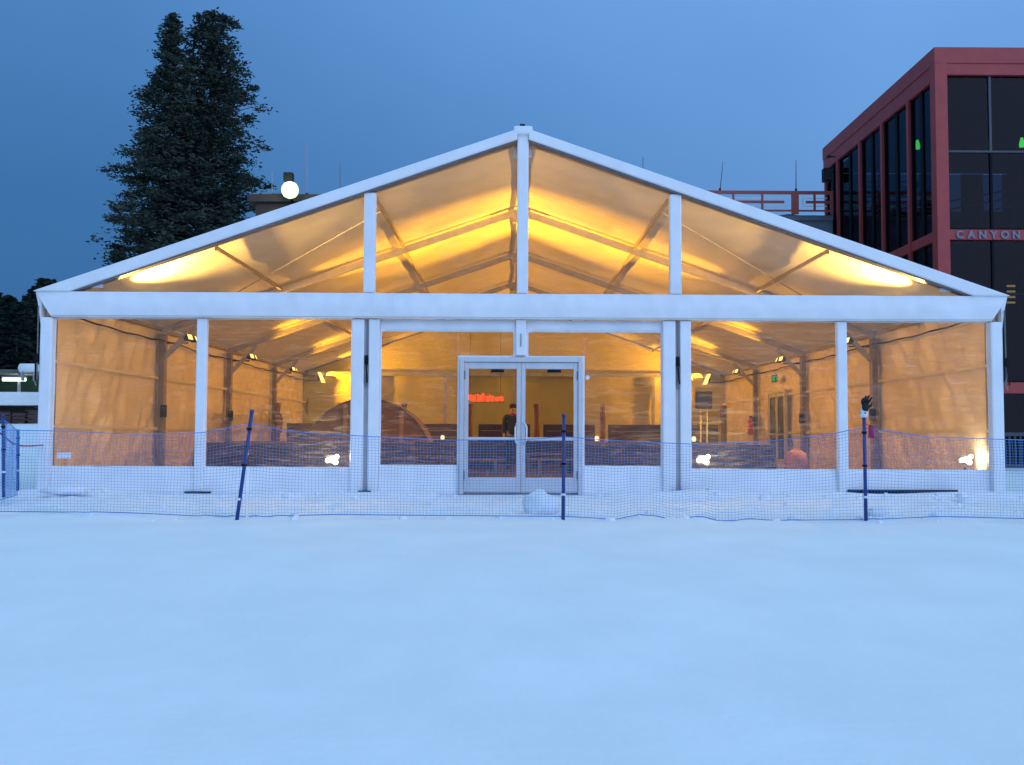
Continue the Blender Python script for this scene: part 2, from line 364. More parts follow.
# front: beam valance, rakes, posts
def wob(x, z, a=.012): return a*noise.noise(Vector((x*1.4, z*3, 7))) + a*.6*noise.noise(Vector((x*5, z*4, 1)))
b = MB()
def fv(u, v):
    z = 2.725+.395*v; xl = -7.33-.25*v; x = xl+(-2*xl)*u
    return (x, -.13+wob(x, z, .022)+.012*math.cos(v*math.pi*2), z)
b.grid(fv, 240, 10)
b.prism([(-7.32,2.73),(7.32,2.73),(7.56,3.11),(-7.56,3.11)], -.09, .04)
b.build('eave_beam', 'vinyl_white', tent, smooth=False)
MB().bar((-7.35, -.137, 2.745), (7.35, -.137, 2.745), .006, .012).build('beam_hem', 'vinyl_roof', tent)
for s in (-1, 1):
    MB().prism([(s*7.62, 3.122), (s*.09, RZ+.0-.02), (s*.09, RZ-.185), (s*7.04, 3.122)], -.17, .03).build('rake_sleeve', 'vinyl_white', tent, bevel=.02)
    MB().prism([(s*7.03, 3.124), (s*.09, RZ-.188), (s*.09, RZ-.212), (s*6.96, 3.124)], -.13, .03).build('rake_profile', 'alu_dark', tent)  # dark strip for the shadow gap under the rake's aluminium edge
    # corner posts
    MB().box((s*7.405-.095, -.12, -.02), (s*7.405+.095, .045, 2.72)).build('corner_sleeve', 'vinyl_white', tent, bevel=.025)
    MB().prism([(s*7.50, 2.55), (s*7.50, 3.05), (s*7.60, 3.11), (s*7.56, 2.95)], -.08, .1).build('corner_gusset', 'vinyl_white', tent)
    x = s*5.0
    MB().box((x-.078, -.085, .0), (x+.078, .04, 2.72)).build('post_sleeve', 'vinyl_white', tent, bevel=.02)
    for a, b_ in ((-.235, -.035), (.035, .205)):
        xa, xb = s*2.43+a, s*2.43+b_
        MB().box((xa, -.085, 0), (xb, .04, 2.72)).build('post_sleeve', 'vinyl_white', tent, bevel=.02)
    MB().box((s*2.43-.045, .0, 0), (s*2.43+.045, .10, 2.72)).build('front_post', 'aluminium', tent)
    MB().box((s*2.4-.092, -.10, 3.125), (s*2.4+.092, .04, rz(2.4)-.20)).build('gable_post', 'vinyl_white', tent, bevel=.02)
    # ratchet straps
    for x, y in ((s*2.43, -.03), (s*7.54, -.10)):
        z0 = 2.72 if abs(x) < 3 else 2.9
        MB().bar((x, y, z0), (x+.01, y, 1.75), .03, .006, (1,0,0)).build('strap', 'rope_grey', tent)
        rt = MB().cbox((x, y-.02, 2.08), (.05, .05, .14)).bar((x, y-.05, 2.02), (x+.02, y-.07, 1.72), .02, .012).build('ratchet', 'black', tent)
        MB().tube([(x+.02*math.sin(i), y-.03, 2.0-.05*i) for i in range(8)], .012, 5).build('strap_tail', 'rope_grey', rt)
    MB().box((s*2.43-.09, -.16, .0), (s*2.43+.10, .0, .05)).build('base_plate', 'black', tent)
MB().box((2.3, -.17, .035), (2.86, -.12, .07)).bar((2.86,-.15,.0),(2.86,-.15,.10),.03,.03).build('base_bar', 'black', tent)
MB().box((5.05, -.13, .0), (6.75, -.07, .10)).build('base_bar', 'black', tent)  # this black strip stands in for the dark gap beneath the skirt
MB().box((-5.2, -.13, .0), (-4.8, -.09, .03)).build('base_bar', 'black', tent)
MB().box((-.088, -.10, 3.125), (.088, .04, RZ-.03)).build('gable_post', 'vinyl_white', tent, bevel=.02)
MB().box((-.15, -.175, RZ-.10), (.15, -.02, RZ+.03)).build('ridge_cap', 'vinyl_white', tent, bevel=.03)
MB().box((-.05,-.12,RZ+.03),(.03,-.06,RZ+.07)).build('ridge_bolt','black',tent)
# front panels: white frame with clear window
def panel(x0, x1, holes, name='front_wall_panel', z0=-.03, z1=2.72, amp=.026):
    zs = sorted({z0, z1} | {h[i] for h in holes for i in (2, 3)}); xs_ = sorted({x0, x1} | {h[i] for h in holes for i in (0, 1)})
    def sub(a):
        o = []
        for p, q in zip(a[:-1], a[1:]):
            n = max(1, int((q-p)/.07)); o += [p+(q-p)*i/n for i in range(n)]
        return o+[a[-1]]
    zs = sub(zs); xs_ = sub(xs_); m = MB(); W_ = len(zs)
    for x in xs_:
        for z in zs:
            t = max(0, min(1, (z+.03)/.35)); low = (1-t)
            m.v.append((x, .004+amp*wr(x*1.9, z*1.1)*1.2+amp*.8*wr(x*5, z*1.6+4)-.05*low*(.5+.9*wr(x*1.3, 2.2)), z))
    for i in range(len(xs_)-1):
        for j in range(W_-1):
            cx = (xs_[i]+xs_[i+1])/2; cz = (zs[j]+zs[j+1])/2
            if any(h[0] < cx < h[1] and h[2] < cz < h[3] for h in holes): continue
            a = i*W_+j; m.f.append((a, a+W_, a+W_+1, a+1))
    return m.build(name, 'vinyl_white', tent, smooth=True, solid=.006)
def pane(x0, x1, z0, z1, parent, seed, m='clear_vinyl', amp=.03, y=.014):
    def f(u, v):
        x = x0-.02+(x1-x0+.04)*u; z = z0-.02+(z1-z0+.04)*v; e = min(1, 6*min(u, 1-u, v, 1-v))
        return (x, y+amp*e*(wr(x*1.6+seed*3+z*1.2, z*.8)+.4*wr(x*4-z*2.6+seed, z*3)), z)
    return MB().grid(f, max(8, int((x1-x0)/.06)), max(4, int((z1-z0)/.06))).build('clear_window', m, parent, smooth=True)
sk = []
for i, (x0, x1, a, b2) in enumerate(((-7.33, -5.06, -7.30, -5.08), (-4.94, -2.665, -4.92, -2.68), (2.635, 4.94, 2.65, 4.92), (5.06, 7.33, 5.08, 7.30))):
    p = panel(x0, x1, [(a-.0, b2+.0, .41, 2.71)]); pane(a, b2, .41, 2.71, p, i)
    if i in (0,): MB().cbox(((67-522)/64, -.02, .57), (.22, .004, .09)).build('sticker', 'sticker', p)
    sk.append(p)
DW = .97
pL = panel(-2.225, -.02, [(-2.20,-1.01,.45,2.16),(-2.20,-.14,2.16,2.53),(-.97,-.02,-.03,2.13)]); pane(-2.20, -1.01, .45, 2.53, pL, 6); pane(-1.005, -.14, 2.16, 2.53, pL, 9, y=.03)
pR = panel(-.015, 2.40, [(.98,2.17,.45,2.16),(.10,2.17,2.16,2.53),(-.015,.94,-.03,2.13)]); pane(.98, 2.17, .45, 2.53, pR, 8); pane(.10, .975, 2.16, 2.53, pR, 10, y=.03)
MB().box((-.10,-.06,2.16),(.065,-.01,2.72)).build('transom_post','vinyl_white',tent,bevel=.015)
MB().tube([(-.02,-.075,2.3),(-.02,-.085,2.5)],.008,5).build('transom_cord','rope_grey',tent)
MB().lathe((1.03, -.012, 1.81), [(0,0)], 4)
d_ = MB(); n0 = 14
d_.tube([(1.02, -.03, 1.82), (1.02, -.06, 1.82)], .035, 12).build('round_sticker', 'sticker', pR, label='small round white disc stuck beside the door')
for s, lab in ((-1, None), (1, None)):   # gable panes
    for (a, b2) in ((.10, 2.30), (2.50, 6.98)):
        def f(u, v, a=a, b2=b2, s=s):
            x = s*(a+(b2-a)*u); zt = rz(x)-.20; zb = 3.115
            z = zb+max(.0, zt-zb)*v; e = min(1, 6*min(u, 1-u, v, 1-v))
            return (x, .02+.03*e*(wr(x*1.2+z, z*.9)+.4*wr(x*4-z*2, z*3)), z)
        gp = MB().grid(f, 40, 22).build('gable_window', 'clear_vinyl_gable', tent, smooth=True)
        if a > 2: MB().cbox((s*6.65, -.04, 3.22), (.17, .004, .055)).build('sticker', 'sticker', gp)
# doors
df = MB().box((-DW,-.10,0),(-DW+.065,.06,2.125)).box((DW-.095,-.10,0),(DW-.03,.06,2.125)).box((-DW+.065,-.10,2.055),(DW-.095,.06,2.125)).build('door_frame','door_alu',tent,bevel=.006)
MB().box((-DW+.065,-.09,-.01),(DW-.095,.05,.02)).build('threshold','alu_dark',tent)
for s in (-1, 1):
    xo, xi = (-.90, -.018) if s < 0 else (.87, -.012)
    lo, hi = min(xo, xi), max(xo, xi)
    st = .065
    m = MB().box((lo,-.06,.025),(lo+st,.0,2.05)).box((hi-st,-.06,.025),(hi,.0,2.05)).box((lo+st,-.06,1.95),(hi-st,.0,2.05)).box((lo+st,-.06,.025),(hi-st,.0,.26))
    leaf = m.build('door', 'door_alu', tent, bevel=.005)
    MB().box((lo+st-.005,-.033,.255),(hi-st+.005,-.027,1.955)).build('glass_pane','door_glass',leaf)
    MB().box((lo+st,-.05,.835),(hi-st,-.0,.885)).build('push_bar','door_alu',leaf)
    hx = (hi-.035) if s < 0 else (lo+.035); ex = -s*0
    off = -.05 if s < 0 else .05
    MB().tube([(hx,-.06,1.10),(hx+off*.6,-.11,1.09),(hx+off,-.13,1.04),(hx+off,-.13,.84),(hx+off*.6,-.11,.79),(hx,-.06,.78)], .014, 8).build('handle','white_cap',leaf,smooth=True)
    for z in (.3, 1.85): MB().cbox((xo+ (0.0),-.075,z),(.03,.03,.13)).build('hinge','alu_dark',leaf)
    MB().box(((lo+hi)/2-.03,.0,1.90),((lo+hi)/2+.18,.05,1.945)).build('door_closer','black',leaf)

# ------------------------------------------------------------------ floodlights inside the tent
AMB = (1.0, .44, .015)
def spot(parent, p, tgt, power, size=110, blend=1, col=AMB, rad=.06):
    l = bpy.data.lights.new('floodlight_beam', 'SPOT'); l.energy = power; l.spot_size = R(size); l.spot_blend = blend; l.color = col; l.shadow_soft_size = rad
    o = bpy.data.objects.new('floodlight_beam', l); COL.objects.link(o); o.parent = parent
    p = Vector(p); o.location = p-root_loc(parent); o.rotation_euler = (Vector(tgt)-p).to_track_quat('-Z', 'Y').to_euler(); return o
def orient_box(m, c, d, hw, hh, dep, taper=1.0):
    c = Vector(c); d = Vector(d).normalized(); r = d.cross(Vector((0,0,1))).normalized(); u = r.cross(d).normalized(); n = len(m.v)
    for k, (t, sc) in enumerate(((0, taper), (dep, 1))):
        for a, b in ((-1,-1),(1,-1),(1,1),(-1,1)): m.v.append(tuple(c+d*t+r*a*hw*sc+u*b*hh*sc))
    m.f += [tuple(n+i for i in f) for f in ((0,3,2,1),(4,5,6,7),(0,1,5,4),(1,2,6,5),(2,3,7,6),(3,0,4,7))]
    return m, c+d*dep, r, u
names = ['front corner', 'first inner', 'second inner', 'third inner', 'back corner']
for s, side in ((-1, 'left'), (1, 'right')):
    for k, y in enumerate(YF):
        yy = .62 if k == 0 else (19.5 if k == 4 else y)
        x = s*(6.82 if k else 6.55); z = 2.84 if k else 2.97
        t = thing('floodlight', (x, yy, z), f'black twin floodlight glowing yellow on the {names[k]} column, {side} side of tent', 'floodlight', 'floodlights high on the tent columns')
        MB().bar((s*7.26, yy, z-.06), (x, yy, z-.06), .03, .03).build('arm', 'black', t)
        for j in (-1, 1):
            c = (x, yy+j*.17, z)
            if k == 0: d = (-s*1, .12+.1*j, .62)
            else: d = (-s*1, j*.20-.12, .44)
            m = MB(); m, fc, r, u = orient_box(m, c, d, .085, .065, .12, .6)
            h = m.build('housing', 'black', t)
            dn = Vector(d).normalized(); e = MB(); n = 0
            e.poly([fc+dn*.004+r*a*(.075 if k < 4 else .12)+u*b2*(.055 if k < 4 else .20) for a, b2 in ((-1,-1),(1,-1),(1,1),(-1,1))]).build('lens', 'lamp_warm', h, recalc=False)  # back corner lenses oversized so their glow imitates lamp flare
            p = fc+dn*.03
            if k == 0:
                spot(t, p, p+Vector((-s*.55, .0+.2*j, .62)), 1500, 100, 1, (1,.56,.12))
            else:
                if k == 1: spot(t, p, Vector((s*-.7, yy+(1.25 if j > 0 else -.5), RZ-.45)), 17000 if j > 0 else 11500, 27, 1)
                else: spot(t, p, Vector((s*-.4, yy+j*.55, RZ-.35)), {2:1000,3:1000,4:1100}[k], 70, 1)
                if j < 0: spot(t, p, Vector((s*-3, yy-2.2, -1.0)), 950, 140)  # added wide fill spot that brightens the side walls
for px, lab in ((333, 'left'), (703, 'right'), (965, 'corner')):
    P = at(px, 460, .75); x = P.x
    t = thing('work_light', (x, .75, 0), {'left': 'bright white work light inside the window left of the doors', 'right': 'bright white work light inside the window just right of the doors', 'corner': 'bright white work light inside the rightmost clear window'}[lab], 'work light', 'work lights on the tent floor')
    MB().tube([(x-.16,.75,.02),(x,.75,.42)],.012).tube([(x+.16,.75,.02),(x,.75,.42)],.012).tube([(x,.95,.02),(x,.78,.42)],.012).build('stand','black',t)
    m, fc, r, u = orient_box(MB(), (x,.8,P.z), (0,-1,.05), .10, .07, .1, .7); h = m.build('housing','black',t)
    MB().tube([fc+Vector((0,-.002,0)),fc+Vector((0,-.03,0)),fc+Vector((0,-.045,0))],[.05,.045,.02],14).tube([fc+Vector((.07,-.002,.05)),fc+Vector((.07,-.03,.05))],[.038,.03],10).tube([fc+Vector((-.08,-.002,-.01)),fc+Vector((-.08,-.03,-.01))],[.036,.03],10).tube([fc+Vector((.05,-.002,-.04)),fc+Vector((.05,-.03,-.04))],[.04,.03],10).build('lens','lamp_flood',h)  # extra glowing discs round the lens imitate an irregular flare
    l = bpy.data.lights.new('work_light_beam','POINT'); l.energy = 18 if lab == 'corner' else 60; l.color = (1,.75,.4); l.shadow_soft_size=.06
    o = bpy.data.objects.new('work_light_beam',l); COL.objects.link(o); o.parent=t; o.location=fc+Vector((0,-.1,.05))-root_loc(t)

# ------------------------------------------------------------------ furniture in the tent
def D(y): return (y-CAMY)/F
posts = [(272,14.0),(341,14.0),(404,14.0),(470,14.0),(537,14.0),(603,14.0),(669,14.0),(724,14.0)]
plabs = ['brown wooden post farthest left inside the tent','brown wooden post in front of the left half of the arched hut','brown wooden post by the right half of the arched hut','brown wooden post under the red lighted sign, seen through left door','brown wooden post seen through right door, beside the person','brown wooden post seen through the window right of the doors','brown wooden post hidden behind the paired front posts right of doors','brown wooden post beside the screen stand, inside right window']
for (px, y), lb in zip(posts, plabs):
    x = max(-7.0, CAMX+(px-508)*D(y))
    t = thing('wooden_post', (x, y, 0), lb, 'post', 'brown posts along the seating in the tent')
    MB().lathe((x,y,.02), [(.10,0),(.095,.05),(.085,.1),(.085,1.72),(.10,1.73),(.10,1.80),(.06,1.82)], 12).build('shaft','wood_post',t,smooth=False)
    MB().box((x-.16,y-.16,.021),(x+.16,y+.16,.07)).build('foot','wood_dark',t)
seg = [(-6.85,-5.3),(-5.0,-3.45),(-3.15,-1.45),(-1.1,.45),(.85,2.4),(2.8,4.5),(4.8,6.1)]
for i, (a, b_) in enumerate(seg):
    t = thing('wooden_partition', ((a+b_)/2, 14.6, 0), ['dark plank partition at the far left of the tent','dark plank partition behind the arched hut','dark plank partition right of the arched hut','dark plank partition seen through the left door','dark plank partition seen through the right door','dark plank partition inside the window right of doors','dark plank partition at the far right of the tent'][i], 'partition', 'dark partitions across the back of the tent')
    for k in range(6):
        o = MB().box((a, 14.58+.004*(k%2), .05+.2*k), (b_, 14.62+.004*(k%2), .24+.2*k)).build('plank','wood_dark',t)
    for x in (a+.04, b_-.04): MB().box((x-.04,14.63,.021),(x+.04,14.69,1.22)).build('upright','wood_post',t)
def table(x, y, lb, L=1.9):
    t = thing('long_table', (x,y,0), lb, 'table', 'cloth covered tables in the tent')
    MB().box((x-L/2,y-.38,.70),(x+L/2,y+.38,.74)).build('tabletop','wood_dark',t)
    c = MB(); hx, hy = L/2+.02, .40; N = 96; per = []
    for i in range(N):
        q = i/N*4; sde = int(q); f = q-sde
        p = [(-hx+2*hx*f,-hy),(hx,-hy+2*hy*f),(hx-2*hx*f,hy),(-hx,hy-2*hy*f)][sde]; per.append(p)
    n0 = len(c.v)
    for j, z in enumerate((.747,.735,.5,.15)):
        for i,(a,b) in enumerate(per):
            e = (0,.012,.03,.05)[j]*(1+.8*math.sin(i*1.1+x*3)); l = math.hypot(a,b); c.v.append((x+a+a/l*e, y+b+b/l*e, z+(.02*math.sin(i*.5) if j==3 else 0)))
    for j in range(3):
        for i in range(N): c.f.append((n0+j*N+i, n0+j*N+(i+1)%N, n0+(j+1)*N+(i+1)%N, n0+(j+1)*N+i))
    c.f.append(tuple(range(n0,n0+N)))
    cl = c.build('tablecloth','cloth_dark',None,origin=(x,y,.74)); tag(cl, lb.replace('table','tablecloth') , 'tablecloth', 'dark cloths on the long tables')
    for sx in (-1,1):
        for sy in (-1,1): MB().tube([(x+sx*(L/2-.12),y+sy*.3,.02),(x+sx*(L/2-.12),y+sy*.3,.70)],.018).build('leg','aluminium',t)
def bench(x, y, lb, L=1.6, m='wood_seat'):
    t = thing('bench', (x,y,0), lb, 'bench', 'wooden benches in the tent')
    for k in range(3): MB().box((x-L/2,y-.18+k*.125,.43),(x+L/2,y-.18+k*.125+.11,.46)).build('slat',m,t)
    for sx in (-1,1):
        MB().box((x+sx*(L/2-.2)-.03,y-.17,.021),(x+sx*(L/2-.2)+.03,y+.17,.428)).build('leg','alu_dark',t)
tb = [(-5.4,4.6,'dark covered table inside the left window, nearest the glass'),(-5.6,8.0,'dark covered table inside left window, second row from the glass'),
 (-3.2,5.6,'dark covered table in front of the brown arched hut'),(-2.0,11.6,'dark covered table beside the right edge of the arched hut'),
 (1.95,4.9,'dark covered table inside the window right of the doors'),(2.1,8.6,'dark covered table behind the one right of the doors'),
 (4.2,5.2,'dark covered table inside the right window near the white work light'),(4.6,9.0,'dark covered table inside right window, second row from glass'),(1.2,12.2,'dark covered table far behind the right door'),
 (-1.5,7.0,'dark covered table seen low through the left door')]
for a in tb: table(*a)
for a in [(-.75,3.6,'reddish wooden bench seen low through the left door',1.0),(.65,3.9,'reddish wooden bench seen low through the right door',.9),(-5.3,5.6,'wooden bench behind the table nearest the left window'),(1.9,5.9,'wooden bench behind the table right of the doors'),(4.3,6.2,'wooden bench behind the table inside the right window'),(-3.3,6.7,'wooden bench just in front of the brown arched hut'),(.9,9.9,'wooden bench in the middle of the tent behind the right door')]: bench(*a)
for (px, y, lb) in ((443,11.6,'small lit lantern on the table beside the arched hut'),(597,8.6,'small lit lantern on a table right of the doors'),(694,9.0,'small lit lantern on a table at the left edge of right window')):
    x = CAMX+(px-508)*D(y); z=.75
    t = thing('table_lantern',(x,y,z),lb,'lantern','lit lanterns on the tables')
    MB().lathe((x,y,z),[(.06,0),(.06,.02),(.04,.03)],10).build('base','black',t)
    MB().lathe((x,y,z),[(.035,.032),(.05,.06),(.05,.12),(.03,.15)],10).build('globe','candle',t,smooth=True)
# arched hut
hx, hy = -3.70, 9.2
t = thing('arched_hut',(hx,hy,0),'large brown round-topped canvas hut standing inside the tent, left of the doors','hut')
arc = [(hx+1.62*math.cos(a), .05+1.74*math.sin(a)**.9) for a in [math.pi*i/28 for i in range(29)]]
MB().prism(arc[::-1], hy, hy+.02).build('front_panel','canvas_brown',t)
m = MB()
for i in range(28):
    m.poly([(arc[i][0],hy-.02,arc[i][1]),(arc[i+1][0],hy-.02,arc[i+1][1]),(arc[i+1][0],hy+1.6,arc[i+1][1]),(arc[i][0],hy+1.6,arc[i][1])])
m.build('cover','canvas_brown',t,solid=.03)
for px in (346,402):
    x = CAMX+(px-508)*D(hy); zt=.05+1.74*max(0,1-((x-hx)/1.62)**2)**.45
    MB().box((x-.05,hy-.06,.021),(x+.05,hy-.01,zt-.04)).build('rib','canvas_seam',t)
MB().tube([(p[0],hy-.03,p[1]) for p in arc],.03,6).build('edge_hoop','wood_dark',t)
# screen stand, exit door, exit sign, extinguishers, orange reflection blob
P = at(704,400,10); t = thing('screen_stand',(P.x,10,0),'dark flat screen on a slim stand inside the right window','screen')
sc_ = MB().box((P.x-.19,9.98,P.z-.2),(P.x+.19,10.03,P.z+.2)).build('screen','screen',t)
MB().box((P.x-.21,9.99,P.z-.22),(P.x+.21,10.04,P.z-.203)).box((P.x-.21,9.99,P.z+.203),(P.x+.21,10.04,P.z+.22)).box((P.x-.21,9.99,P.z-.2),(P.x-.193,10.04,P.z+.2)).box((P.x+.193,9.99,P.z-.2),(P.x+.21,10.04,P.z+.2)).build('frame','black',t)
MB().tube([(P.x-.08,10.05,.05),(P.x-.08,10.05,P.z-.2)],.02).tube([(P.x+.08,10.05,.05),(P.x+.08,10.05,P.z-.2)],.02).build('pole','white_cap',t)
MB().box((P.x-.3,9.8,.021),(P.x+.3,10.3,.05)).build('foot','black',t)
t = thing('exit_door',(7.3,12.4,0),'grey glazed exit door in the right side wall of the tent','door')
ef = MB().box((7.26,11.5,.02),(7.34,11.58,2.2)).box((7.26,13.22,.02),(7.34,13.3,2.2)).box((7.26,11.58,2.12),(7.34,13.22,2.2)).build('door_frame','door_alu',t)
for y0 in (11.6,12.42):
    lf = MB().box((7.28,y0,.03),(7.32,y0+.07,2.1)).box((7.28,y0+.71,.03),(7.32,y0+.78,2.1)).box((7.28,y0+.07,2.02),(7.32,y0+.71,2.1)).box((7.28,y0+.07,.03),(7.32,y0+.71,.3)).build('door','door_alu',t)
    MB().box((7.296,y0+.07,.3),(7.304,y0+.71,2.02)).build('glass_pane','dark_glass',lf); MB().box((7.22,y0+.07,.95),(7.27,y0+.71,1.0)).build('push_bar','aluminium',lf)
P = at(771,365,12.2)
t = thing('exit_sign',(7.2,12.2,2.42),'small green lit exit sign above the side door','sign')
MB().box((7.16,12.0,2.42),(7.22,12.45,2.62)).build('case','black',t); MB().poly([(7.155,12.03,2.45),(7.155,12.42,2.45),(7.155,12.42,2.59),(7.155,12.03,2.59)]).build('face','exit_green',t)
MB().poly([(7.17,11.996,2.45),(7.21,11.996,2.45),(7.21,11.996,2.59),(7.17,11.996,2.59)]).build('face','exit_green',t)
for s, lb in ((-1,'red fire extinguisher on the left column deep inside the tent'),(1,'red fire extinguisher on the right column deep inside the tent')):
    x=s*7.1; y=14.7 if s>0 else 14.7; z=.95
    t = thing('fire_extinguisher',(x,y,z),lb,'fire extinguisher','fire extinguishers on tent columns')
    MB().lathe((x,y,z),[(.07,0),(.085,.03),(.085,.42),(.05,.5),(.025,.52)],12).build('cylinder','extinguisher',t,smooth=True)
    MB().box((x-.03,y-.02,z+.52),(x+.07,y+.02,z+.57)).build('valve','black',t)
    MB().tube([(x+.03,y-.03,z+.54),(x+.10,y-.05,z+.45),(x+.10,y-.06,z+.2)],.012).build('hose','black',t)
P = at(796,452,4.6); x=P.x
t = thing('reflection_blob',(x,4.6,0),'pinkish orange round blob standing in for a reflection near the right side wall','reflection_blob')
MB().lathe((x,4.6,.02),[(.12,0),(.20,.08),(.235,.25),(.235,.4),(.20,.55),(.10,.62),(.02,.635)],20).build('blob_body','orange_reflection',t,smooth=True)  # solid round shape stands in for an orange reflection
MB().lathe((x,4.6,.655),[(.03,0),(.03,.008),(.01,.014)],10).build('blob_cap','wood_seat',t)
# red LED sign (illegible in the photograph)
A = Vector((CAMX+(466-508)*D(13.2),13.2,0)); B = Vector((CAMX+(504-508)*D(16.6),16.6,0))
zA = CAMZ+(435-397)*D(13.2); zB = CAMZ+(435-397)*D(16.6)
t = thing('led_sign',(A.x,A.y,zA),'narrow glowing red lighted sign hanging inside, seen through the left door','sign')
def sp(u, v): p = A.lerp(B,u); z = zA+(zB-zA)*u; return Vector((p.x,p.y,z+v))
MB().bar(sp(0,-.17),sp(1,-.19),.02,.02).bar(sp(0,.13),sp(1,.12),.02,.02).build('rail','wood_post',t)
for u in (.1,.9): MB().tube([sp(u,.12),Vector((sp(u,0).x,sp(u,0).y,4.9))],.005,4).build('hanging_wire','black',t)
rnd = random.Random(5); u = 0.0
glyphs = [(0,.24,.20),(.27,.47,.22),(.50,.73,.17),(.76,.99,.13)]
for (u0,u1,h) in glyphs:
    n = 7
    for i in range(n):
        ua = u0+(u1-u0)*i/n; ub = ua+(u1-u0)/n*.62
        lo = -.14+rnd.choice((0,.0,.04)); hi_ = lo+h*rnd.choice((1,1,.8))
        m = MB(); a=sp(ua,0); b=sp(ub,0)
        m.poly([sp(ua,lo),sp(ub,lo),sp(ub,hi_),sp(ua,hi_)]); m.build('light_stroke','led_red',t,solid=.02)
    m = MB().bar(sp(u0,-.05+h*.3),sp(u1-.02,-.05+h*.3),.02,.03).build('light_stroke','led_red',t)

# ------------------------------------------------------------------ person
def skin_mesh(name, verts, edges, root, sub, material, parent, off, label=None):
    me = bpy.data.meshes.new(name); me.from_pydata([v[:3] for v in verts], edges, [])
    o = bpy.data.objects.new(name, me); COL.objects.link(o)
    md = o.modifiers.new('skin','SKIN'); ly = me.skin_vertices[0] if me.skin_vertices else None
    if ly is None:
        bpy.context.view_layer.objects.active = o
        ly = me.skin_vertices.new().data if hasattr(me.skin_vertices,'new') else None
    for i, v in enumerate(verts):
        sv = me.skin_vertices[0].data[i]; sv.radius = (v[3], v[4] if len(v) > 4 else v[3]); sv.use_root = (i == root)
    sb = o.modifiers.new('sub','SUBSURF'); sb.levels = sub; sb.render_levels = sub
    dg = bpy.context.evaluated_depsgraph_get(); ev = o.evaluated_get(dg); m2 = bpy.data.meshes.new_from_object(ev)
    bpy.data.objects.remove(o); m2.name = name; m2.materials.clear(); m2.materials.append(M[material]); m2.shade_smooth()
    o = bpy.data.objects.new(name, m2); COL.objects.link(o); o.parent = parent; o.location = off
    if label: o['label'] = label
    return o
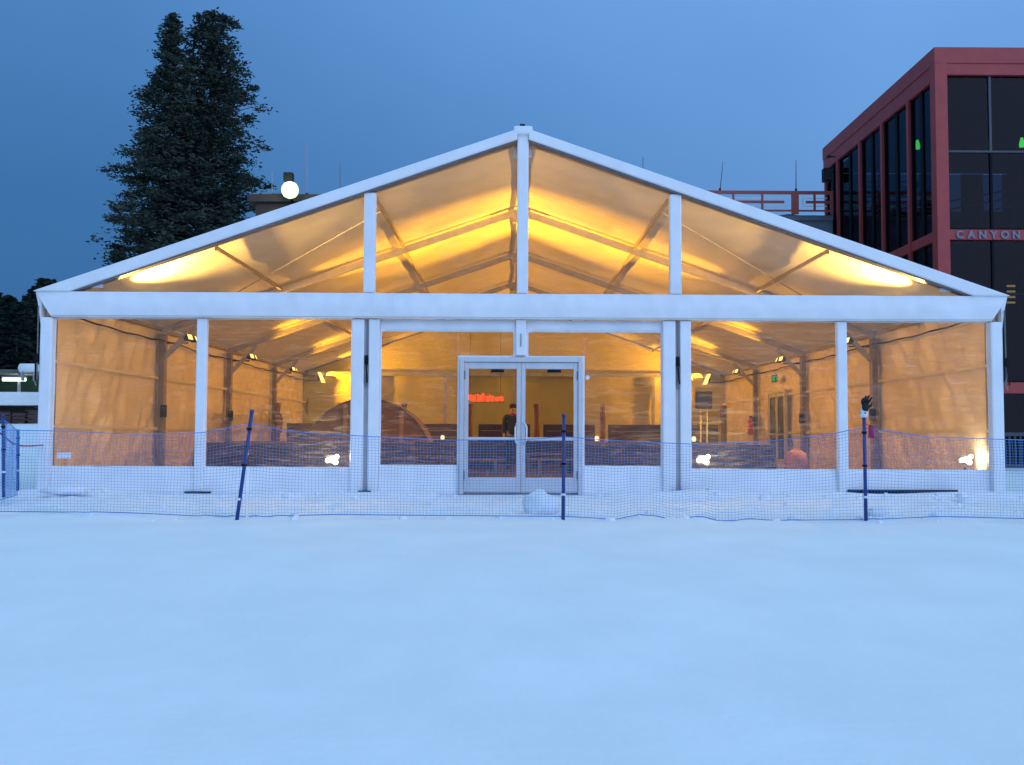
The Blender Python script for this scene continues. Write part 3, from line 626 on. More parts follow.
def person(x, y):
    t = thing('person',(x,y,.02),'person in dark jacket standing inside, seen through the glass doors','person')
    # x right, y depth (faces -y, head turned), z up ; 1.70 m
    v = [(0,0,.93,.13,.10),(0,-.01,1.10,.14,.10),(0,0,1.28,.16,.105),(0,.01,1.40,.12,.09),(0,.01,1.47,.055,.055),(0,-.01,1.55,.075,.085),(0,-.012,1.63,.078,.09),
         (.10,0,.86,.085,.09),(.11,-.01,.48,.058,.06),(.115,.02,.10,.04,.042),(.125,-.10,.035,.04,.03),
         (-.10,0,.86,.085,.09),(-.11,-.01,.48,.058,.06),(-.115,.02,.10,.04,.042),(-.125,-.10,.035,.04,.03),
         (.20,.01,1.38,.062,.062),(.235,.0,1.12,.045,.045),(.20,-.17,.98,.033,.033),(.16,-.24,.98,.036,.02),
         (-.20,.01,1.38,.062,.062),(-.235,.01,1.12,.045,.045),(-.235,-.08,.89,.033,.033),(-.23,-.11,.81,.02,.038)]
    e = [(0,1),(1,2),(2,3),(3,4),(4,5),(5,6),(0,7),(7,8),(8,9),(9,10),(0,11),(11,12),(12,13),(13,14),(3,15),(15,16),(16,17),(17,18),(3,19),(19,20),(20,21),(21,22)]
    def fingers(base, i0, d, side, drop):
        b = Vector(base); d = Vector(d).normalized(); s_ = Vector(side).normalized(); dr = Vector(drop)
        for k in range(4):
            L = (.065,.078,.074,.058)[k]; p = b+s_*(-.027+.018*k)
            a1 = p+d*.03; a2 = a1+d*L*.5+dr*.012; a3 = a2+d*L*.4+dr*.03
            n = len(v); v.extend([(*a1,.0095),(*a2,.0085),(*a3,.0075)]); e.extend([(i0,n),(n,n+1),(n+1,n+2)])
        p = b+s_*-.03-d*.02; a1 = p+s_*-.02+d*.02; a2 = a1+s_*-.008+d*.03; n = len(v)
        v.extend([(*a1,.0105),(*a2,.009)]); e.extend([(i0,n),(n,n+1)])
    fingers((.16,-.24,.98),18,(-.5,-.8,.0),(.8,-.5,0),(0,0,-1))
    fingers((-.23,-.11,.81),22,(0,-.25,-1),(0,-1,.2),(.6,0,0))
    skin_mesh('body', v, e, 0, 1, 'skin', t, (0,0,0))
    jv = [(0,0,.86,.165,.125),(0,-.005,1.0,.175,.125),(0,-.01,1.15,.18,.13),(0,0,1.30,.178,.125),(0,.01,1.41,.13,.10),(0,.01,1.455,.075,.075),
          (.205,.01,1.38,.082,.08),(.225,0,1.12,.072,.072),(.215,-.15,.99,.046,.046),(-.205,.01,1.38,.082,.08),(-.225,.01,1.12,.072,.072),(-.235,-.07,.92,.046,.046)]
    je = [(0,1),(1,2),(2,3),(3,4),(4,5),(4,6),(6,7),(7,8),(4,9),(9,10),(10,11)]
    skin_mesh('jacket', jv, je, 0, 1, 'jacket', t, (0,0,0))
    tv = [(0,0,.90,.14,.11),(.10,0,.82,.10,.10),(.112,-.01,.48,.075,.075),(.118,.02,.11,.062,.062),(-.10,0,.82,.10,.10),(-.112,-.01,.48,.075,.075),(-.118,.02,.11,.062,.062)]
    skin_mesh('trousers', tv, [(0,1),(1,2),(2,3),(0,4),(4,5),(5,6)], 0, 1, 'jeans', t, (0,0,0))
    for s in (-1,1):
        c = MB().lathe((x+s*.12,y-.05,.02),[(.055,0),(.058,.04),(.05,.09),(.045,.11)],12); 
        c.v = [(a, y-.05+(b-(y-.05))*2.3, d) for a,b,d in c.v]; c.build('shoe','black_fabric',t,smooth=True)
        MB().lathe((x+s*.03,y-.10,1.645),[(.001,-.008),(.010,-.004),(.010,.004),(.001,.008)],8).build('eye','black',t)
        MB().lathe((x+s*.085,y-.0,1.62),[(.004,-.03),(.014,-.01),(.014,.015),(.004,.03)],8).build('ear','skin',t)
    MB().poly([(x-.014,y-.093,1.60),(x+.014,y-.093,1.60),(x,y-.118,1.605)]).poly([(x-.014,y-.093,1.60),(x,y-.118,1.605),(x,y-.095,1.65)]).poly([(x+.014,y-.093,1.60),(x,y-.095,1.65),(x,y-.118,1.605)]).build('nose','skin',t)
    MB().box((x-.025,y-.098,1.572),(x+.025,y-.092,1.58)).build('mouth','scarf_red',t)
    MB().lathe((x,y+.018,1.63),[(.088,-.02),(.097,.01),(.098,.05),(.08,.085),(.045,.105),(.01,.11)],16).build('hair','hair',t,smooth=True)
    MB().lathe((x,y,1.44),[(.08,0),(.09,.02),(.082,.045),(.068,.055)],16).build('scarf','scarf_red',t,smooth=True)
    return t
pp = at(513, 405, 10.7)
try: person(pp.x, 10.7)
except Exception as ex: print('PERSON FAIL', ex)

# ------------------------------------------------------------------ safety net along the snow
FY = -4.6
def fence_post(px0, py0, px1, py1, y, lb, gapz=0):
    a = at(px0, py0, y); b = at(px1, py1, y)
    t = thing('net_post', (a.x, y, a.z), lb, 'pole', 'dark blue poles holding the net')
    MB().tube([a+Vector((0,0,-.12)), b], [.021,.019], 10).build('pole','post_blue',t,smooth=True)
    MB().tube([a.lerp(b,.985), a.lerp(b,1.01)], [.024,.022], 10).build('cap','post_blue' if px0!=866 else 'white_cap',t)
    for f in (.22,.52,.84):
        c = a.lerp(b,f); MB().tube([c+Vector((0,0,-.012)),c+Vector((0,0,.012))],.029,8).build('clip','black' if f>.3 else 'white_cap',t)
    return t
fence_post(235,524,252,411,FY-.35,'dark blue pole leaning right in the snow, left of the doors')
fence_post(563,517,564,415,FY,'upright dark blue pole in front of the right door')
pr = fence_post(866,520,864,416,FY,'upright dark blue pole with a white cap near the right window')
def net(pts, ztop, zbot, cell, name_lb, thick=.0017, seed=0, rope=.005, group='blue safety net across the front of the tent'):
    # pts: polyline (x,y) ; ztop/zbot functions of arc length fraction
    P2 = [Vector((p[0],p[1],0)) for p in pts]; L = [0]
    for a,b in zip(P2[:-1],P2[1:]): L.append(L[-1]+(b-a).length)
    T = L[-1]
    def pos(s):
        for i in range(len(P2)-1):
            if s <= L[i+1] or i == len(P2)-2: return P2[i].lerp(P2[i+1], (s-L[i])/(L[i+1]-L[i]))
    o0 = pos(0); t = thing('safety_net',(o0.x,o0.y,0),name_lb,'net',group)
    nS = int(T/cell); nH = 28
    def q(s, v):
        p = pos(s); zt = ztop(s/T); zb = zbot(s/T)
        w = .035*math.sin(math.pi*v)*noise.noise(Vector((s*.8,v*2,seed)))*2
        return Vector((p.x+.012*noise.noise(Vector((s*3,v*3,seed+5))), p.y+w, zb+(zt-zb)*v))
    m = MB()
    for i in range(nS+1):
        s = T*i/nS; m.tube([q(s, j/6) for j in range(7)], thick, 3, False)
    for j in range(nH+1):
        k = nS//3; m.tube([q(T*i/k, j/nH) for i in range(k+1)], thick, 3, False)
    o = m.build('netting','net_blue',t,recalc=False); o['kind'] = 'stuff'
    k = nS//2
    MB().tube([q(T*i/k,1) for i in range(k+1)], rope, 5).build('top_rope','net_blue',t)
    MB().tube([q(T*i/k,0)+Vector((0,0,.005)) for i in range(k+1)], rope, 5).build('bottom_rope','net_blue',t)
    return t
def curve_from(pxs, y):
    w = [(at(a,b,y).x, at(a,b,y).z) for a,b in pxs]
    def f(x):
        if x <= w[0][0]: return w[0][1]
        for (x0,z0),(x1,z1) in zip(w[:-1],w[1:]):
            if x <= x1: u=(x-x0)/(x1-x0); return z0+(z1-z0)*(u*u*(3-2*u)*.3+u*.7)
        return w[-1][1]
    return f
topz = curve_from([(-200,425),(0,430),(60,431),(130,434),(200,433),(251,424),(275,429),(310,433),(380,437),(450,440),(520,440),(564,437),(620,441),(690,444),(760,442),(820,436),(866,428),(930,437),(1024,440),(1200,430)], FY)
botz = curve_from([(-200,514),(0,512),(120,513),(236,518),(330,515),(450,516),(563,517),(640,521),(760,521),(866,520),(940,517),(1024,519),(1200,519)], FY)
xe = [at(-120,500,FY).x, at(247,500,FY).x, at(563.5,500,FY).x, at(865,500,FY).x, at(1150,500,FY).x]
nl = ['blue safety net section left of the leaning pole','blue safety net section between the leaning pole and the door pole','blue safety net section between the door pole and the capped pole','blue safety net section right of the capped pole']
for i in range(4):
    a, b = xe[i], xe[i+1]
    net([(a+.02,FY+.02),(b-.02,FY+.02)], lambda u,a=a,b=b: topz(a+(b-a)*u), lambda u,a=a,b=b: max(botz(a+(b-a)*u), gz(a+(b-a)*u,FY)+.01), .036, nl[i], seed=i)
# glove on the capped pole and red tag
c = at(864,413,FY)
t = thing('glove',(c.x,c.y,c.z-.02),'black and white ski glove stuck on top of the right net pole','glove')
gl = MB()
gl.tube([c+Vector((0,0,-.05)),c+Vector((.0,0,.01)),c+Vector((.01,0,.06))],[.038,.045,.035],10).build('cuff','white_cap',t,smooth=True)
m = MB(); hb = c+Vector((.005,-.02,.06))
m.tube([hb+Vector((0,0,-.04)),hb+Vector((.005,0,0)),hb+Vector((.01,0,.05))],[.03,.042,.036],8)
for k,(dx,dz) in enumerate(((-.028,.075),(-.008,.10),(.014,.105),(.034,.085))): m.tube([hb+Vector((dx*.8,0,.03)),hb+Vector((dx*1.3,-.01,.03+dz*.5)),hb+Vector((dx*1.5+.02,-.02,.03+dz))],[.015,.014,.011],7)
m.tube([hb+Vector((.03,0,.0)),hb+Vector((.065,-.01,.025)),hb+Vector((.075,-.01,.055))],[.016,.015,.011],7)
m.build('hand','black_fabric',t,smooth=True)
MB().tube([c+Vector((-.045,0,.0)),c+Vector((0,-.045,.0)),c+Vector((.045,0,.0))],.008,5).build('strap','black',t)
c = at(870.5,432,FY); t = thing('red_tag',(c.x,c.y,c.z+.1),'small dark red tag hanging beside the capped net pole','tag')
MB().grid(lambda u,v:(c.x-.03+.06*u, FY-.03+.012*math.sin(u*5+v*3), c.z-.07+.15*v),6,8).build('cloth','red_tag',t,solid=.004)
MB().tube([c+Vector((0,-.03,.07)),at(865,424,FY)],.004,4).build('cord','red_rope',t)
# second net at the left edge
a = at(3,487,-2.6); b = at(18,482,-1.6)
fence_post(4,488,3,415,-2.6,'dark blue pole at the far left edge of the picture')
fence_post(18,482,18,430,-1.6,'short dark blue pole left of the tent corner')
net([(a.x,-2.6),(b.x,-1.6)], lambda u: at(3,420,-2.6).z*(1-u)+at(18,432,-1.6).z*u, lambda u: 0.05, .035, 'dense blue safety net between the two far left poles', thick=.002, seed=9, group='nets at the left edge')
net([(a.x-3.5,-2.3),(a.x,-2.6)], lambda u: at(3,421,-2.6).z, lambda u: 0.05, .035, 'dense blue safety net running out past the left edge', thick=.002, seed=10, group='nets at the left edge')
m = MB().tube([at(0,433,-2.5),at(5,437,-2.0),at(12,443,-1.4),at(22,446,-.9),at(32,446,-.5),at(43,445,-.15)],.012,6)
o = m.build('red_rope','red_rope',None,origin=at(12,443,-1.4)); tag(o,'thin red rope sagging from the left pole to the tent corner','rope')

# ------------------------------------------------------------------ lumps of snow by the doors
m = MB(); rq = random.Random(9)
for i in range(240):
    x = rq.uniform(-9.5,9.5); y = rq.choice((rq.gauss(-4.45,.22), rq.uniform(-4.4,-.5), rq.gauss(-.6,.2))); q = rq.uniform(.012,.05)*(1.8 if rq.random()<.06 else 1); z = gz(x,y)
    if -1 < x < 1 and y > -1.2: continue
    n0 = len(m.v); a0 = rq.uniform(0,6)
    for j,(rr,zz_) in enumerate(((1,-.3),(1.05,.25),(.55,.75))):
        for k in range(6): t_ = a0+k*1.047; f_ = q*rr*rq.uniform(.75,1.2); m.v.append((x+f_*math.cos(t_), y+f_*math.sin(t_), z+q*zz_))
    for j in range(2):
        for k in range(6): m.f.append((n0+j*6+k, n0+j*6+(k+1)%6, n0+j*6+6+(k+1)%6, n0+j*6+6+k))
    m.f.append(tuple(n0+12+k for k in range(6)))
o = m.build('snow_crumbs','snow'); tag(o,'loose crumbs of snow strewn between the net and the tent','snow',kind='stuff')
def lump(px, py, y, rx, ry, rz_, lb, seed):
    c = at(px,py,y); m = MB(); N=24
    def f(u,v):
        th=2*math.pi*u; ph=math.pi*v; d=Vector((math.cos(th)*math.sin(ph),math.sin(th)*math.sin(ph),-math.cos(ph)))
        k=1+.30*noise.noise(d*1.6+Vector((seed,0,0)))+.14*noise.noise(d*4+Vector((seed,0,0)))
        return (c.x+d.x*rx*k, c.y+d.y*ry*k, c.z+d.z*rz_*k)
    m.grid(f,N,14); o=m.build('snow_lump','snow',None,smooth=True,origin=(c.x,c.y,c.z-rz_)); tag(o,lb,'snow lump','lumps of snow by the net')
lump(540,504,-3.6,.225,.17,.15,'large rounded lump of snow just outside the right door',1)
lump(877,512,-4.2,.11,.09,.06,'small lump of snow beside the capped net pole',2)
lump(962,496,-.8,.10,.09,.05,'small lump of snow at the foot of the rightmost window',3)
lump(66,490,-.9,.34,.2,.08,'low heap of snow at the foot of the left tent corner',4)

# ------------------------------------------------------------------ building on the right
BY = 14.2; bx0 = at(934.5,60,BY).x; bxc = at(947,60,BY).x; BX1 = bxc+8.4
def bz(py, y=BY, px=930): return at(px,py,y).z
bld = thing('glass_building',(bx0,BY,0),'dark red steel building with tall dark glass walls, right of the tent','building')
zr, zf, zl1, zl0, zb1, zb0 = bz(47), bz(74), bz(229), bz(239), bz(382), bz(393)
BYE = BY+10.9
coly = [BY+2.2, BY+4.5, BY+6.7, BY+9.2]
# fascia front and side, two tiers
MB().box((bx0,BY-.0,zf+.42*(zr-zf)),(BX1,BY+.35,zr)).build('fascia','brick_red_paint',bld)
MB().box((bxc,BY+.03,zf),(BX1,BY+.33,zf+.42*(zr-zf)-.002)).build('fascia','brick_red_paint',bld)
MB().box((bx0,BY+.352,zf+.42*(zr-zf)),(bx0+.33,BYE,zr)).build('fascia','brick_red_paint',bld)
MB().box((bx0+.03,BY+.36,zf-.12),(bx0+.30,BYE,zf+.42*(zr-zf)-.002)).build('fascia','brick_red_paint',bld)
MB().box((bx0,BY,-.3),(bxc,BY+.38,zf+.42*(zr-zf)-.002)).build('corner_column','brick_red_paint',bld,bevel=.01)
for i,y in enumerate(coly+[BYE-.2]): MB().box((bx0+.02,y-.09,-.3),(bx0+.25,y+.09,zf-.122)).build('column','brick_red_paint',bld)
MB().box((BX1-.3,BY,-.3),(BX1,BY+.38,zf)).build('corner_column','brick_red_paint',bld)
lb_ = MB().box((bxc+.002,BY+.05,zl0),(BX1-.3,BY+.30,zl1)).build('floor_beam','brick_red_paint',bld)
ys_ = [BY+.38]+coly+[BYE-.2]
for a,b in zip(ys_[:-1],ys_[1:]): MB().box((bx0+.05,a+.092,zl0),(bx0+.24,b-.092,zl1)).build('floor_beam','brick_red_paint',bld)
MB().box((bxc+.002,BY-.05,zb0),(BX1-.3,BY+.30,zb1)).build('canopy_beam','brick_red_paint',bld)
MB().box((bx0+.01,BY+.4,zr-.35),(BX1,BYE,zr-.1)).build('roof','roofing',bld)
MB().box((bx0+.35,BY+.35,zl0-.1),(BX1-.1,BYE-.1,zl0+.12)).build('floor_slab','room_floor',bld)
MB().box((bx0+.35,BY+.35,zf-.2),(BX1-.1,BYE-.1,zf-.14)).build('ceiling','room_dark',bld)
MB().box((bx0+.35,BYE-.12,-.3),(BX1-.1,BYE-.02,zl0-.11)).build('back_wall','room_dark',bld)
MB().box((BX1-.12,BY+.4,-.3),(BX1-.02,BYE-.13,zl0-.11)).build('side_wall','room_dark',bld)
MB().box((bx0+.3,BY+.35,-.3),(BX1-.1,BYE-.1,-.15)).build('ground_slab','room_floor',bld)
MB().box((bxc+5.2,BYE-4.2,zl0+.13),(BX1-.2,BYE-4.0,zf-.21)).build('partition_wall','room_dark',bld)
# glazing front
bay = (992-947)*D(BY)
nb = int((BX1-.3-bxc)/bay)
zmid = bz(151)
for i in range(nb+1):
    x0 = bxc+bay*i; x1 = min(bxc+bay*(i+1), BX1-.3)
    if x1-x0 < .1: continue
    for (za,zb_,tr) in ((zmid,zf,.0),(zl1,zmid,0),(zb1,zl0,0),(0.02,zb0,0)):
        fr_ = MB().box((x1-.035,BY+.12,za),(x1+.035 if x1 < BX1-.4 else x1-.001,BY+.22,zb_)).box((x0+.035,BY+.12,za),(x1-.036,BY+.21,za+.06)).build('window_frame','mullion_blue' if za in (zmid,) else 'mullion',bld)
        MB().box((x0+.02,BY+.165,za+.05),(x1-.04,BY+.175,zb_)).build('glass_pane','dark_glass',fr_)
# glazing side: frames and panes per bay
for a,b in zip(ys_[:-1],ys_[1:]):
    mid = (a+b)/2
    for (za,zb_) in ((zl1,zf-.123),(-.2,zl0)):
        fr_ = MB().box((bx0+.10,mid-.10,za),(bx0+.20,mid+.10,zb_)).box((bx0+.10,a+.092,za),(bx0+.18,a+.17,zb_)).box((bx0+.10,b-.17,za),(bx0+.18,b-.092,zb_)).build('window_frame','mullion',bld)
        for p,q in ((a+.165,mid-.098),(mid+.098,b-.165)): MB().box((bx0+.135,p,za),(bx0+.145,q,zb_)).build('glass_pane','dark_glass',fr_)
# far walls of the upper room: glazing with louvres through which the sky shows
z0_, z1_ = zl1+.9, zf-2.2
for i in range(6):
    y = BY+1.0+2.0*i
    MB().box((BX1-.15,y-.35,zl0+.13),(BX1-.05,y+.35,zf-.22)).build('far_pier','room_dark',bld)
MB().box((BX1-.14,BY+.4,z1_),(BX1-.06,BYE-.13,zf-.21)).box((BX1-.14,BY+.4,zl0+.125),(BX1-.06,BYE-.13,z0_)).build('far_spandrel','room_dark',bld)
for k in range(9): MB().box((BX1-.13,BY+.4,z0_+.05+.24*k),(BX1-.09,BYE-.13,z0_+.13+.24*k)).build('louvre','mullion',bld)
for i in range(5):
    x = bxc+.6+1.7*i
    MB().box((x-.45,BYE-.119,10.102),(x+.45,BYE-.051,zf-.22)).build('far_pier','room_dark',bld)
MB().box((bx0+.3,BYE-.115,zl0+.13),(BX1-.15,BYE-.055,10.1)).build('far_spandrel','room_dark',bld)
MB().box((bx0+.3,BYE-.045,10.1),(BX1-.15,BYE-.035,zf-.22)).build('far_dimming_glass','dark_glass',bld)  # pane added to dim the sky seen through the far openings
for k in range(6): MB().box((bx0+.3,BYE-.10,10.25+.21*k),(bxc+3.2,BYE-.07,10.31+.21*k)).build('louvre','mullion',bld)
# mezzanine rail, railings, stair
xr = bx0+1.0
MB().bar((xr,BY+1.4,8.0*1.154+.2),(xr,BYE-.3,8.0*1.154+.35),.10,.16).build('mezzanine_beam','mullion',bld)
for k in range(3): MB().bar((bxc+1.2,BY+3.2,zl1+1.0+.28*k),(BX1-.5,BY+3.2,zl1+2.3+.28*k),.05,.05).build('handrail','mullion_blue',bld)
for k in range(6): MB().box((bxc+1.3+1.1*k,BY+3.15,zl0+.13),(bxc+1.36+1.1*k,BY+3.25,zl1+1.6+.08*k)).build('baluster','mullion_blue',bld)
for i,(px,py) in enumerate(((917.5,149),(1022,147))):  # second one is added where the green glow is only reflected
    y = BY+2.6 if i == 0 else BY+1.6; P = at(px,py,y)
    t = thing('pendant_lamp',(P.x,y,P.z),['glowing green pendant lamp behind the side windows of the red building','green pendant shape standing in for a lamp reflection, front window at right edge'][i],'lamp','green lamps in the red building')
    MB().lathe(P,[(.075,0),(.085,.08),(.06,.2),(.035,.3)],12).build('shade','lamp_green',t,smooth=True)
    MB().tube([P+Vector((0,0,.3)),Vector((P.x,y,zf-.21))],.012,5).build('cord','black',t)
    MB().lathe(P+Vector((0,0,.3)),[(.04,0),(.04,.05),(.02,.06)],10).build('holder','black',t)
for k in range(4):  # four glowing bars stand in for the reflection of a lit window
    P = at(1011,286+5.5*k,BY+2.2)
    t = thing('reflection_bar',(P.x,P.y,P.z),['topmost','second','third','lowest'][k]+' of four short amber bars standing in for a lit window reflection','light','amber bars for a window reflection')
    MB().box((P.x-.13,P.y-.02,P.z-.03),(P.x+.13,P.y+.02,P.z+.03)).build('tube','amber_bar',t); MB().box((P.x-.16,P.y+.021,P.z-.05),(P.x+.16,P.y+.06,P.z+.05)).build('case','black',t)
# letters
def letters(txt, x0, zc, h, y, parent, pitch):
    for i,ch in enumerate(txt):
        cu = bpy.data.curves.new('letter','FONT'); cu.body = ch; cu.size = h*1.38; cu.extrude = .02; cu.offset=.012; cu.align_x='CENTER'
        o = bpy.data.objects.new('letter',cu); COL.objects.link(o)
        dg = bpy.context.evaluated_depsgraph_get(); me = bpy.data.meshes.new_from_object(o.evaluated_get(dg)); bpy.data.objects.remove(o)
        me.transform(Matrix.Translation((x0+pitch*i, y, zc-h/2)) @ Matrix.Rotation(R(90),4,'X')); me.transform(Matrix.Translation(-root_loc(parent)))
        me.materials.clear(); me.materials.append(M['letter_white']); me.name='sign_letter'
        o = bpy.data.objects.new('sign_letter',me); COL.objects.link(o); o.parent = parent
letters('CANYON', at(960.3,234,BY).x, (zl0+zl1)/2, (zl1-zl0)*.74, BY+.03, bld, 11.4*D(BY))
# black speaker & small lamp on far corner
P = at(821.5,175,BYE-1.2)
t = thing('loudspeaker',(bx0-.2,BYE-1.2,P.z-.25),'black box loudspeaker mounted at the far end of the red building','loudspeaker')
MB().box((bx0-.38,BYE-1.4,P.z-.28),(bx0-.08,BYE-1.05,P.z+.25)).build('cabinet','black',t,bevel=.02)
MB().box((bx0-.35,BYE-1.42,P.z-.25),(bx0-.11,BYE-1.402,P.z+.22)).build('grille','black_fabric',t)
MB().bar((bx0-.1,BYE-1.2,P.z+.1),(bx0+.03,BYE-1.2,P.z+.1),.05,.05).build('bracket','black',t)
P = at(820,157,BYE-1.5)
t = thing('wall_lamp',(bx0-.1,BYE-1.5,P.z),'small dark unlit lamp above the loudspeaker on the red building','lamp')
MB().bar((bx0+.02,BYE-1.5,P.z),(bx0-.22,BYE-1.5,P.z+.04),.04,.04).build('arm','black',t); MB().lathe((bx0-.24,BYE-1.5,P.z-.02),[(.09,0),(.06,.06),(.03,.1)],10).build('shade','black',t)
# terrace with red railing
TY = BY+9.6; tx1 = bx0-.02; tx0 = 3.0
ztop = bz(191,TY,780); zbot = bz(211.5,TY,780); zdeck = bz(214,TY,780)
ter = thing('terrace_building',((tx0+tx1)/2,TY,0),'grey flat-roofed terrace building with snow on its deck behind the tent','building')
MB().box((tx0,TY+.05,-.3),(tx1,TY+9,zdeck-.25)).build('wall','siding',ter)
MB().box((tx0-.05,TY-.02,zdeck-.249),(tx1,TY+9.1,zdeck-.05)).build('deck','siding',ter)
MB().grid(lambda u,v:(tx0-.04+(tx1-tx0+.03)*u, TY-.05+9*v, zdeck-.045+.07*noise.noise(Vector((u*14,v*9,2)))+.09-.10*(v<=0)),60,20).build('snow_cover','snow',ter,smooth=True)
for k in range(4):
    x=tx0+1+k*1.8; f=MB().box((x,TY+.0,5.8),(x+1.1,TY+.049,7.2)).build('window','mullion',ter); MB().box((x+.08,TY-.012,5.88),(x+1.02,TY-.002,7.12)).build('pane','dark_glass',f)
rl_ = thing('terrace_railing',((tx0+tx1)/2,TY,zdeck),'dark red metal railing with square fret pattern on the snowy terrace','railing')
MB().box((tx0,TY-.04,ztop-.13),(tx1,TY+.04,ztop)).build('top_rail','rail_red',rl_); MB().box((tx0,TY-.03,zbot),(tx1,TY+.03,zbot+.069)).build('bottom_rail','rail_red',rl_)
xp = at(795,200,TY).x; H = ztop-.13-zbot-.07
for x in (xp, xp-4.9): MB().box((x-.14,TY-.05,zbot-.1),(x+.14,TY+.05,ztop-.131)).build('panel_post','rail_red',rl_)
MB().box((tx1-.1,TY-.05,zdeck),(tx1-.002,TY+.05,ztop-.131)).build('panel_post','rail_red',rl_)
def fret(x0,x1,openleft):
    zb=zbot+.07; zm=zb+H/2; w=.03
    m=MB(); g_=.14
    xa,xb=x0+g_,x1-g_
    m.box((xa,TY-.02,zb+.13),(xb,TY+.02,zb+.13+w)); m.box((xa,TY-.02,zb+H-.17),(xb,TY+.02,zb+H-.17+w))
    if openleft: m.box((xb-w,TY-.021,zb+.13+w),(xb,TY+.021,zb+H-.17))
    else: m.box((xa,TY-.021,zb+.13+w),(xa+w,TY+.021,zb+H-.17))
    m.build('fret','white_cap',rl_)
    MB().box((x0+(.28 if not openleft else 0),TY-.025,zm-.05),(x1-(.28 if openleft else 0),TY+.025,zm+.05)).build('middle_rail','rail_red',rl_)
    n = 3 if x1-x0>2 else 1
    for k in range(n):
        x=x0+(x1-x0)*(k+1)/(n+1); MB().box((x-.04,TY-.035,zb-.001),(x+.04,TY+.035,zb+H+.001)).build('baluster','rail_red',rl_)
fret(xp+.15,tx1-.1,False); fret(xp-4.75,xp-.15,True); fret(tx0,xp-5.05,True)
def mast(px,py0,py1,y,lb,r=.03,lean=0,m='antenna',zb=None):
    a=at(px,py1,y); b=at(px+lean,py0,y); 
    if zb is not None: a.z=zb
    t=thing('antenna_mast',a,lb,'antenna','thin masts on the roofs behind the tent')
    MB().tube([a,a.lerp(b,.5),b],[r,r*.8,r*.5],6).build('pole',m,t); MB().tube([a,a+Vector((0,0,.12))],r*2,8).build('foot','black',t)
mast(720,161,192,TY+.1,'thin leaning mast at the left end of the red railing',.022,3,'alu_dark',zb=ztop)
mast(796,160,192,TY+.1,'thin upright mast above the red panel of the railing',.022,0,'alu_dark',zb=ztop)
# ------------------------------------------------------------------ brown building with floodlight behind, left
LY = 28.5
lx0, lx1 = at(256,190,LY).x, at(440,190,LY).x; lz = bz(193,LY,290)
lbd = thing('brown_building',((lx0+lx1)/2,LY,0),'dark brown flat-roofed building top showing behind the tent beside the pines','building')
MB().box((lx0,LY,-.2),(lx1,LY+8,lz-.45)).build('wall','brown_wall',lbd)
MB().box((lx0-.3,LY-.3,lz-.449),(lx1+.3,LY+8.3,lz-.12)).build('roof','brown_wall',lbd)
MB().grid(lambda u,v:(lx0-.28+(lx1-lx0+.56)*u,LY-.28+8.5*v,lz-.11+.07*noise.noise(Vector((u*9,v*9,4)))-.0),40,16).build('snow_cover','snow',lbd,smooth=True)
for k in range(4):
    x=lx0+.9+1.9*k; f=MB().box((x,LY-.06,7.2),(x+1.1,LY-.001,8.6)).build('window','mullion',lbd); MB().box((x+.08,LY-.075,7.28),(x+1.02,LY-.063,8.52)).build('pane','dark_glass',f)
P = at(290,190,LY-.9)
fl = thing('roof_floodlight',(P.x,P.y,P.z-.3),'dazzling greenish white floodlight on the roof left of the tent ridge','floodlight')
MB().lathe(P+Vector((0,0,-.36)),[(.10,0),(.26,.08),(.35,.22),(.37,.36),(.35,.5),(.26,.64),(.12,.71)],20).build('globe','lamp_green_white',fl,smooth=True)  # glowing globe sized to include the bloom around the lamp
MB().box((P.x-.28,P.y-.1,P.z+.36),(P.x+.12,P.y+.25,P.z+.76)).build('ballast_box','black',fl,bevel=.02)
MB().bar(P+Vector((0,.1,-.3)),P+Vector((0,1.0,-.5)),.08,.08).build('bracket','black',fl)
l = bpy.data.lights.new('roof_floodlight_beam','POINT'); l.energy = 120; l.color=(.85,1,.8); l.shadow_soft_size=.3
o = bpy.data.objects.new('roof_floodlight_beam',l); COL.objects.link(o); o.parent=fl; o.location=Vector((0,-.75,.25))
mast(307,143,196,LY+.6,'tall pale mast just right of the roof floodlight',.035,-.5)
mast(272,170,196,LY+.4,'short thin mast between the pines and the floodlight',.02)
mast(340,163,196,LY+.8,'short dark mast on the roof right of the pale mast',.03,0,'alu_dark')
mast(643,157,196,LY+.8,'tip of a thin mast just above the tent roof, right of the ridge',.03,0,'alu_dark')
MB().box((0,0,0),(1,1,1))
# annex carrying the right mast, hidden behind the tent roof
an = thing('rear_annex',(5,LY,0),'low dark rear building behind the tent, mostly hidden by its roof','building')
xa=at(560,200,LY).x; xb=at(690,200,LY).x; za=bz(196,LY,640)
MB().box((xa,LY,-.2),(xb,LY+6,za-.3)).build('wall','brown_wall',an); MB().box((xa-.2,LY-.2,za-.299),(xb+.2,LY+6.2,za-.1)).build('roof','roofing',an)

